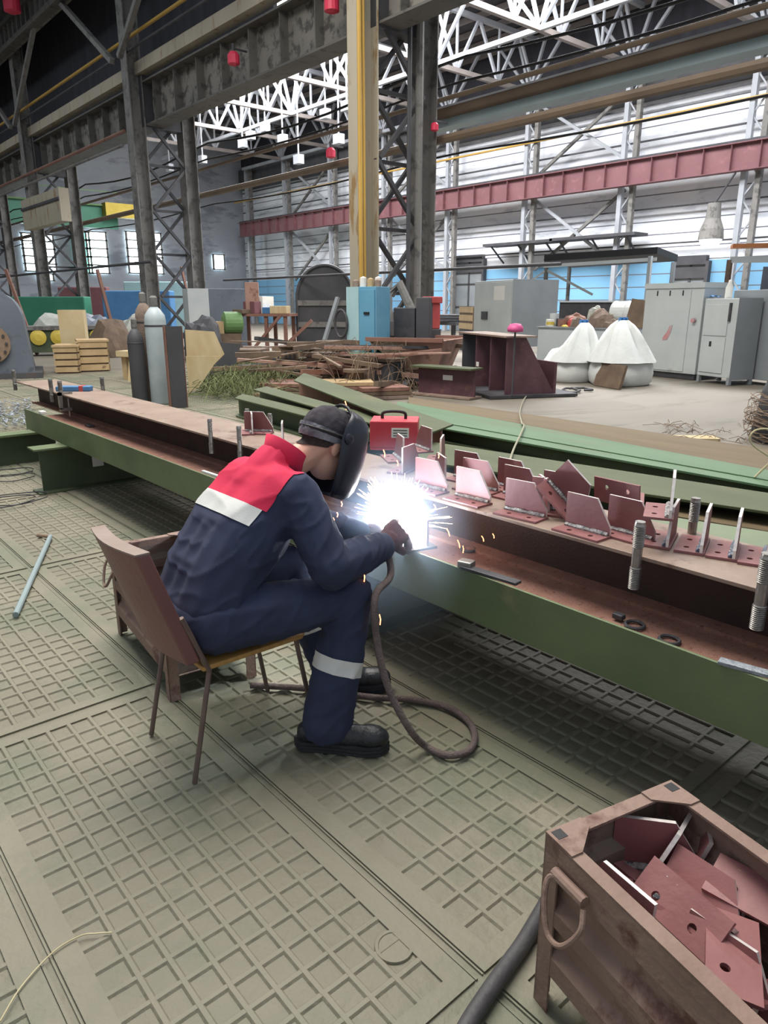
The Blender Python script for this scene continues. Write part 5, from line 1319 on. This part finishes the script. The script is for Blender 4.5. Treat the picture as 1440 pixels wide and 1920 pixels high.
# gas cylinders etc
def cylinder(P, r, h, m, lb):
    t = thing('gas_cylinder', lb, 'gas cylinder', P)
    b = MB(); b.lathe([(r*.95, 0), (r, .03), (r, h-.22), (r*.92, h-.13), (r*.6, h-.05), (r*.3, h)], 24); b.build('cylinder_body', m, t, smooth=True)
    b = MB(); b.lathe([(r*.32, h-.01), (r*.36, h+.02), (r*.36, h+.14), (r*.2, h+.17)], 12); b.build('valve_cap', 'column_grey', t)
    b = MB(); b.lathe([(r*1.01, h*.80), (r*1.03, h*.805), (r*1.03, h*.815), (r*1.01, h*.82)], 24); b.build('ring', 'dark_steel', t)
P = G(304, 757); cylinder(P, .17, hgt(304, 757, 575), 'cylinder_blue', 'pale blue-grey gas cylinder standing behind the work beam')
cylinder(P+V((-.26, .24, 0)), .13, 1.22, 'dark_frame', 'shorter dark gas cylinder just left of the pale one')
cylinder(P+V((-.02, .38, 0)), .14, 1.62, 'rag', 'brownish gas cylinder hidden behind the pale one')
A = G(322, 766); B = G(352, 764); t = thing('channel_section', 'dark rusty steel channel standing upright right of the gas cylinders', 'channel', A, ang(A, B)); h_ = hgt(322, 766, 612)
bx(t, 'web', (0, 0, 0), ((B-A).length, .02, h_), 'dark_frame'); bx(t, 'flange', (-.01, 0, 0), (.01, .14, h_), 'rust_brown'); bx(t, 'flange', ((B-A).length-.01, 0, 0), ((B-A).length+.01, .14, h_), 'rust_brown')
# plywood sheets
A = G(352, 738); d_ = 13.2
def panel(pix, zs, base, nrm_off, m, name, lb, th=.02):
    """board whose outline lies in a vertical plane through base with normal facing the camera side"""
    n_ = V((-base.x, -base.y, 0)).normalized(); vs = []
    for u, v in pix:
        d = FW*F_PX+RT*(u-W_PX/2)-UP*(v-H_PX/2); tt = (base-V((0, 0, CAM_H))).dot(n_)/d.dot(n_); vs.append(V((0, 0, CAM_H))+d*tt)
    c = V((0, 0, 0)); k = len(vs); f = [tuple(range(k)), tuple(range(2*k-1, k-1, -1))]+[(i, (i+1) % k, k+(i+1) % k, k+i) for i in range(k)]
    b = MB(); b.add(vs+[v_-n_*th for v_ in vs], f); o = b.build(name, m, off=base); place(o, base); return tag(o, lb, 'board')
panel([(347, 618), (402, 622), (421, 664), (385, 700), (354, 741)], 0, G(352, 745)+V((.25, .3, 0)), 0, 'ply_board', 'plywood_sheet', 'upper cream plywood sheet leaning at the grass pile')
panel([(348, 668), (412, 668), (372, 728), (355, 736)], 0, G(352, 745), 0, 'ply_board', 'plywood_sheet', 'lower cream plywood offcut pointing down to the floor')
panel([(395, 640), (452, 645), (440, 690), (402, 716), (368, 732)], 0, G(380, 728)+V((.4, .5, 0)), 0, 'dark_frame', 'steel_sheet', 'dark steel sheet leaning behind the plywood')
panel([(243, 634), (264, 634), (264, 716), (240, 716)], 0, G(250, 720), 0, 'ply_board', 'plywood_sheet', 'small cream board left of the gas cylinders')
# wooden crates at left
for (u0, v0, u1, v1, vt, lb) in ((104, 700, 150, 699, 650, 'wooden packing crate, left one of the pair beyond the beam'), (152, 697, 208, 695, 640, 'wooden packing crate, right and larger one of the pair')):
    t, L_ = front_thing('wooden_crate', lb, 'crate', u0, v0, u1, v1); H_ = hgt(u0, v0, vt)
    bx(t, 'crate_body', (0.03, .03, 0), (L_-.03, .8, H_-.02), 'timber_dark')
    for k in range(4): bx(t, 'front_board', (0, 0, H_*k/4+.02), (L_, .03, H_*(k+1)/4-.02), 'wood')
    for k in range(4): bx(t, 'side_board', (L_-.03, .0, H_*k/4+.02), (L_, .8, H_*(k+1)/4-.02), 'wood')
    bx(t, 'lid', (-.02, -.02, H_-.02), (L_+.02, .82, H_+.03), 'wood')
t, L_ = front_thing('wooden_crate', 'pale open carton on top between the two packing crates', 'crate', 118, 690, 165, 689); bx(t, 'carton_body', (0, .2, .0), (L_, .9, 1.45), 'ply_board')
t, L_ = front_thing('trestle', 'low pale wooden trestle just left of the gas cylinders', 'trestle', 222, 712, 262, 714)
bx(t, 'top', (0, 0, .5), (L_, .5, .62), 'ply_board'); bx(t, 'leg', (L_*.6, .1, 0), (L_*.6+.12, .22, .5), 'blue_paint'); bx(t, 'leg', (.05, .1, 0), (.17, .22, .5), 'wood')
# machine bed with yellow wheels
t, L_ = front_thing('machine_bed', 'long dark machine bed with yellow wheels beyond the crates at left', 'machine', 58, 668, 205, 664); H_ = hgt(58, 668, 612)
bx(t, 'top_rail', (0, 0, H_-.12), (L_, 1, H_), 'column_grey'); bx(t, 'bed', (0, .1, .1), (L_, .9, H_-.12), 'green_dark')
for k in range(4):
    b = MB(); b.lathe([(.24, 0), (.24, .08), (.1, .12), (0, .12)], 16, Matrix.Translation((L_*(.12+.25*k), .1, H_*.62)) @ Matrix.Rotation(PI/2, 4, 'X')); b.build('wheel', 'yellow_paint', t)
# grey tank at left edge
A = G(-40, 712); B = G(68, 708); t = thing('grey_tank', 'big round-shouldered blue-grey tank with a bolted brown flange at the left edge', 'tank', A, ang(A, B)); L_ = (B-A).length; H_ = hgt(20, 710, 550)
b = MB(); poly = [(0, 0), (L_, 0), (L_*.97, H_*.2)]+[(L_*.55+L_*.36*math.cos(a*PI/16), H_*.62+H_*.38*math.sin(a*PI/16)) for a in range(0, 17)]+[(0, H_*.62)]
b.prism(poly, 1.8, Matrix.Rotation(PI/2, 4, 'X') @ Matrix.Translation((0, 0, -1.8))); b.build('tank_body', 'tank_grey', t)
b = MB(); b.lathe([(.25, -.02), (.42, -.02), (.42, .08), (.25, .08)], 24, Matrix.Translation((L_*.27, -.02, H_*.42)) @ Matrix.Rotation(PI/2, 4, 'X')); b.build('bolted_flange', 'brown_flange', t)
for k in range(12):
    a = k*PI/6; b = MB(); b.lathe([(.03, 0), (.03, .12)], 6, Matrix.Translation((L_*.27+.34*math.cos(a), -.02, H_*.42+.34*math.sin(a))) @ Matrix.Rotation(PI/2, 4, 'X')); b.build('bolt', 'dark_steel', t)
bx(t, 'base_skid', (-.1, -.12, 0), (L_+.15, 1.9, .12), 'dark_frame')
# grey cabinet far left-mid with green spool
t, L_ = front_thing('control_cabinet', 'blue-grey control cabinet with a white side behind the plywood', 'cabinet', 398, 660, 470, 658); H_ = hgt(398, 660, 541)
bx(t, 'body', (0, 0, .1), (L_, .9, H_), 'tank_grey', .01); bx(t, 'white_side', (-.7, .0, .5), (0, .9, H_), 'grey_enamel'); bx(t, 'plinth', (0, .05, 0), (L_, .85, .1), 'dark_steel')
P = G(432, 672); t = thing('green_motor', 'round green motor standing on a brown block behind the plywood', 'motor', P, -.3); bx(t, 'block', (-.6, -.3, 0), (.3, .3, .75), 'timber_dark')
b = MB(); b.lathe([(.2, -.3), (.33, -.25), (.33, .25), (.2, .3)], 20, Matrix.Translation((.1, -.1, 1.05)) @ Matrix.Rotation(PI/2, 4, 'Y')); b.build('motor_body', 'green_bright', t); bx(t, 'terminal_box', (-.6, -.3, .75), (-.2, .1, 1.1), 'wood')
# table with stuff (470-560)
t, L_ = front_thing('rusty_table', 'long rusty table stacked with boards and boxes left of the barrel tank', 'table', 440, 672, 545, 673); H_ = hgt(440, 672, 588)
bx(t, 'table_top', (0, 0, H_-.08), (L_, 1.2, H_), 'rust_brown')
for x in (.1, L_*.55, L_-.2):
    for y in (.05, 1.05): bx(t, 'leg', (x, y, 0), (x+.1, y+.1, H_-.08), 'rust_brown')
b = MB(); b.bar((L_*.2, .0, 0), (L_*.85, .0, H_-.05), .08, .08); b.build('brace', 'rust_brown', t)
TM = t.matrix_basis.copy()
for k, (x, y, sx, sy, sz, m, lb) in enumerate(((.25, .4, .9, .6, .12, 'timber_dark', 'brown plank pile on the rusty table'), (.35, .4, .55, .5, .35, 'girder_red', 'pinkish box on the rusty table'), (.45, .6, .6, .4, .5, 'paper', 'pale carton on the rusty table'),
                                         (.62, .4, .4, .4, .18, 'blue_paint', 'blue case on the rusty table'), (.78, .45, .7, .5, .22, 'ply_board', 'cream carton at the right of the rusty table'), (.30, .4, .5, .4, .9, 'rust_bright', 'tall salmon box behind on the rusty table'))):
    P = TM @ V((x*L_, y, H_+.001)); b = MB(); b.box((-sx/2, -sy/2, 0), (sx/2, sy/2, sz)); place(tag(b.build('box', m, bevel=.01), lb, 'box'), P, .2*k)
# the scrap heap before the column: bars, planks, spools
rnd = random.Random(8)
def scrap(u, v, z, L, an_, tilt, sz, m, lb, name='scrap_bar', grp='rusty bars in the scrap heap'):
    P = G(u, v)+V((0, 0, z)); b = MB(); b.box((-L/2, -sz[0]/2, -sz[1]/2), (L/2, sz[0]/2, sz[1]/2)); place(tag(b.build(name, m), lb, 'bar', grp), P, rot=(0, tilt, an_))
for k in range(60):
    scrap(rnd.uniform(480, 760), rnd.uniform(706, 738), rnd.uniform(.05, .85), rnd.uniform(.8, 2.8), rnd.uniform(-1.2, -.4)+(PI/2 if k % 4 == 0 else 0), rnd.uniform(-.12, .12), (rnd.uniform(.04, .14), rnd.uniform(.02, .10)),
          rnd.choice(('rust_brown', 'rust_bright', 'timber_dark', 'dark_steel', 'rust_plate', 'wire_rust', 'timber_dark')), 'rusty bar lying in the tangled scrap heap before the blue cabinet')
for k, (u, v, vt, w_, m, lb) in enumerate(((545, 712, 640, .35, 'timber_dark', 'brown timber block at the left of the scrap heap'), (520, 700, 655, .5, 'wood', 'pale block stack at the left of the scrap heap'), (605, 715, 655, .55, 'dark_steel', 'dark drum-like block in the middle of the scrap heap'),
          (655, 722, 662, .6, 'column_grey', 'grey block in the scrap heap under the blue cabinet'), (690, 728, 660, .7, 'rust_plate', 'dusty casting at the right of the scrap heap'), (730, 730, 665, .45, 'dark_frame', 'dark ribbed block at the right end of the scrap heap'), (575, 722, 690, .6, 'dark_frame', 'low dark plate pile in the scrap heap'), (470, 690, 650, .7, 'dark_frame', 'dark box behind the green wire pile'))):
    P = G(u, v); h_ = hgt(u, v, vt); t = thing('scrap_block', lb, 'scrap', P, -.7+.2*k)
    bx(t, 'block', (-w_/2, -w_/2, 0), (w_/2, w_/2, h_*.82), m, .03); bx(t, 'cap_plate', (-w_*.6, -w_*.55, h_*.82), (w_*.55, w_*.6, h_*.9), 'timber_dark'); 
    b = MB(); [b.box((-w_/2+w_*q/4, -w_/2-.03, .05), (-w_/2+w_*q/4+.04, -w_/2, h_*.75)) for q in range(1, 4)]; b.build('rib', 'dark_steel', t)
for k, (u, v, r_, h_, m, lb) in enumerate(((625, 706, .38, .75, 'timber_dark', 'upright cable drum in the scrap heap left of the blue cabinet'), (597, 700, .30, .55, 'rust_plate', 'smaller rusty drum in the scrap heap before the barrel tank'), (668, 738, .24, .4, 'timber_dark', 'low brown spool in front of the scrap heap'))):
    P = G(u, v); t = thing('cable_drum', lb, 'drum', P); b = MB(); b.lathe([(r_*.6, 0), (r_*.6, h_)], 18); b.build('core', m, t)
    for z in (0, h_): b = MB(); b.lathe([(r_, z), (r_, z+.05), (0, z+.05)], 20); b.build('drum_disc', 'timber_dark', t)
for k, (u, v, L, w_, n_, lb) in enumerate(((540, 735, 1.1, .9, 3, 'low stack of dusty boards at the front left of the scrap heap'), (640, 742, 1.3, .7, 4, 'low stack of boards in front of the scrap heap under the drums'), (715, 745, 1.0, .6, 3, 'small stack of brown plates right of the spools'))):
    t = thing('board_stack', lb, 'boards', G(u, v), -.75+.15*k)
    for q in range(n_): bx(t, 'board', (-L/2+.04*q, -w_/2, .07*q), (L/2-.03*q, w_/2, .07*q+.06), ('rust_plate', 'timber_dark', 'rust_brown', 'wood')[q])
# slanting props
P = G(645, 700); b = MB(); b.bar((0, 0, 0), (.75, .2, 1.75), .10, .06); place(tag(b.build('leaning_bar', 'grey_enamel_dark'), 'grey bar leaning up from the scrap heap towards the blue cabinet', 'bar'), G(588, 705), -.2)
b = MB(); b.bar((0, 0, 0), (.30, -.1, .55), .12, .08); place(tag(b.build('leaning_bar', 'red_paint'), 'short red-painted bar leaning in the scrap heap', 'bar'), G(588, 700)+V((.02, -.12, .12)), -.2)
b = MB(); b.bar((0, 0, 0), (1.25, -.5, 1.2), .08, .08); place(tag(b.build('leaning_bar', 'rust_brown'), 'rust-brown bar leaning against the rusty table', 'bar'), G(490, 690), -.3)
# rebar arcs
rnd = random.Random(4)
b = MB()
for k in range(60):
    P = G(rnd.uniform(640, 790), rnd.uniform(722, 745)); a = rnd.uniform(0, PI); L = rnd.uniform(.4, 1.3); h_ = rnd.uniform(.1, 1.0)
    b.tube(curve_pts([P, P+V((L*.4*math.cos(a), L*.4*math.sin(a), h_)), P+V((L*math.cos(a), L*math.sin(a), h_*.3))], 4), .006, 3, caps=False)
tag(b.build('wire_tangle', 'wire_rust', fix=False), 'tangle of thin rusty wire at the right of the scrap heap', 'wire', kind='stuff')
b = MB()
for k in range(1100):
    u = rnd.uniform(385, 545); v = rnd.uniform(700, 752) - max(0, (u-470))*.25; P = G(u, v); a = rnd.uniform(0, 2*PI); L = rnd.uniform(.25, .9); h_ = rnd.uniform(.05, .45)
    b.tube([P+V((0, 0, rnd.uniform(0, .12))), P+V((L*.5*math.cos(a), L*.5*math.sin(a), h_)), P+V((L*math.cos(a), L*math.sin(a), h_*rnd.uniform(.2, .9)))], .006, 3, caps=False)
tag(b.build('wire_pile', 'wire_green', fix=False), 'pile of tangled green-brown wire and brushwood behind the welder', 'wire', kind='stuff')
# floor junk far left: sacks
for (u, v, vt, w_, m, lb) in ((105, 655, 590, 1.2, 'bag_fill', 'heap of pale sacks beyond the machine bed'), (170, 648, 585, 1.1, 'tank_grey', 'dark tarpaulin heap beyond the machine bed'), (262, 664, 590, .8, 'bag_fill', 'pale sack heap behind the gas cylinders'), (212, 668, 600, .7, 'timber_dark', 'brown heap left of the gas cylinders'), (385, 676, 592, .6, 'dark_frame', 'dark heap right of the gas cylinders')):
    P = G(u, v); t = thing('sack_heap', lb, 'sacks', P); heap(m, w_, w_*.8, hgt(u, v, vt), u*.1)(t)
for (u, v, vt, w_, d_, m, lb) in ((95, 640, 556, 3.4, .8, 'green_machine', 'green machine housing far away at left'), (262, 640, 545, 3.0, .8, 'blue_paint', 'dark blue bin far behind the gas cylinders'), (300, 632, 528, 3.2, .6, 'cabinet_pale', 'pale teal machine far behind the gas cylinders'), (163, 628, 538, 2.6, .5, 'girder_red', 'pinkish box far away at left')):
    P = G(u, v); t = thing('distant_machine', lb, 'machine', P, -.72); h_ = hgt(u, v, vt); bx(t, 'housing', (-w_/2, 0, .2), (w_/2, d_, h_), m, .05); bx(t, 'base', (-w_/2, .05, 0), (w_/2, d_-.05, .2), 'dark_frame')
# leaning thin poles at left
for (u, v, vt, dx, lb) in ((70, 665, 505, -.5, 'thin reddish pole leaning at the far left column'), (225, 665, 505, -.35, 'thin reddish pole leaning left of the gas cylinders'), (372, 640, 500, -.4, 'thin brown pole leaning at the dark heap')):
    P = G(u, v); b = MB(); b.bar((0, 0, 0), (dx, -dx*.8, hgt(u, v, vt)), .09, .09); place(tag(b.build('leaning_pole', 'rust_brown'), lb, 'pole'), P)
# right edge: doorway frame, dark curtain, wire basket, rubbish
t = thing('portal_frame', 'orange-brown steel portal with a grey beam at the right edge', 'frame', (0, 0, 0))
c0 = G(1372, 462, 2.9); c1 = G(1460, 460, 2.9)
b = MB(); b.bar(c0, c1+(c1-c0)*.5, .5, .08); b.build('top_plate', 'orange_paint', t)
b = MB(); b.bar(c0-V((0, 0, .30)), c1+(c1-c0)*.5-V((0, 0, .30)), .1, .14); b.build('cross_beam', 'grey_enamel_low', t)
b = MB(); b.bar((c0.x, c0.y, 0), (c0.x, c0.y, 2.6), .1, .1, (1, 0, 0)); b.build('post', 'timber_dark', t)
P = G(1395, 700); b = MB(); b.bar((P.x, P.y, 0), (P.x+.4, P.y-.5, 2.75), .08, .08, (1, 0, 0)); b.build('post', 'rust_brown', t)
P = G(1405, 690); t = thing('dark_curtain', 'dark welding curtain hanging inside the portal at the right edge', 'curtain', P, -.9)
b = MB(); rows = [[V((x*.12, .05*math.sin(x*1.3), z)) for x in range(26)] for z in (.15, 2.5)]; b.sheet(rows); b.build('curtain_sheet', 'tank_grey', t, solid=.01)
bx(t, 'lower_panel', (0, -.1, .1), (3, -.07, 1.0), 'dark_frame')
for k, (u, v, m, s, h_, lb) in enumerate(((1405, 690, 'rag', .55, .35, 'brown rubbish heap at the foot of the portal'), (1425, 700, 'bag_white', .45, .22, 'white crumpled sack at the right edge'), (1440, 690, 'bag_white', .4, .3, 'white torn sack furthest right'), (1395, 665, 'bag_fill', .4, .5, 'grey-brown bundle behind the rubbish heap'))):
    P = G(u, v); t = thing('rubbish_heap', lb, 'rubbish', P); heap(m, s, s*.8, h_, 30+k)(t)
P = G(1432, 830); t = thing('wire_drum', 'dark drum wrapped in loose wire at the right edge', 'drum', P+V((.3, -.1, 0)))
b = MB(); b.lathe([(.34, 0), (.36, .1), (.30, .6), (.25, .75), (0, .75)], 24); b.build('drum_body', 'dark_frame', t)
b = MB()
for k in range(70): 
    a = rnd.uniform(0, 2*PI); z = rnd.uniform(.05, .7); r = .36+rnd.uniform(0, .12); b.tube([(r*math.cos(a+q*.5), r*math.sin(a+q*.5), z*(1-q*.05)+rnd.uniform(-.05, .05)) for q in range(7)], .005, 3, caps=False)
o = b.build('wire_wrap', 'wire_rust', t, fix=False)
# floor sheets and bits beyond the girders
t = MB(); n = 26
t.prism([(1.9*math.cos(a*PI/13-2.2)*1.3, 1.9*math.sin(a*PI/13-2.2)) for a in range(20)]+[(-2.2, 1.2)], .012); P = G(985, 775)
place(tag(t.build('steel_sheet', 'floor_far'), 'large grey-brown steel sheet with a rounded edge lying on the floor before the offcut', 'sheet'), P+V((0, .4, -.0215)), -.35)
P = G(1265, 825); b = MB(); b.box((-.5, -.12, 0), (.5, .12, .04)); place(tag(b.build('plank', 'ply_board'), 'pale narrow plank on the floor beyond the girders', 'plank'), P, -.75)
b = MB()
for k in range(45):
    P = G(rnd.uniform(1240, 1440), rnd.uniform(800, 835)); a = rnd.uniform(0, PI); L = rnd.uniform(.05, .5)
    b.tube([P+V((0, 0, .01)), P+V((L*.5*math.cos(a), L*.5*math.sin(a), rnd.uniform(.02, .10))), P+V((L*math.cos(a), L*math.sin(a), .01))], .004, 3, caps=False)
tag(b.build('loose_wire', 'wire_rust', fix=False), 'loose wire and straw scattered on the floor beyond the girders at right', 'wire', kind='stuff')
pts = [G(1005, 728, .02), G(985, 745, .03), G(975, 770, .04), G(978, 792, .30), G(982, 800, .33), G(962, 845, .33), G(952, 880, .30)]
tag(MB().tube(curve_pts(pts, 6), .010, 6).build('rope', 'rope_grey'), 'grey rope running from the welded frame down over the floor girders', 'rope')
P = G(1415, 895, .3); b = MB(); b.tube(curve_pts([P+V((0, 0, .0)), P+V((.1, -.1, .2)), P+V((.1, -.05, .36)), P+V((0, .05, .36)), P+V((.0, .05, .25)), P+V((.15, -.2, .05)), P+V((-.15, -.2, -.05))], 6), .008, 6)
tag(b.build('wire_hook', 'straw'), 'twisted pale wire sticking up from the floor girders at the right edge', 'wire')
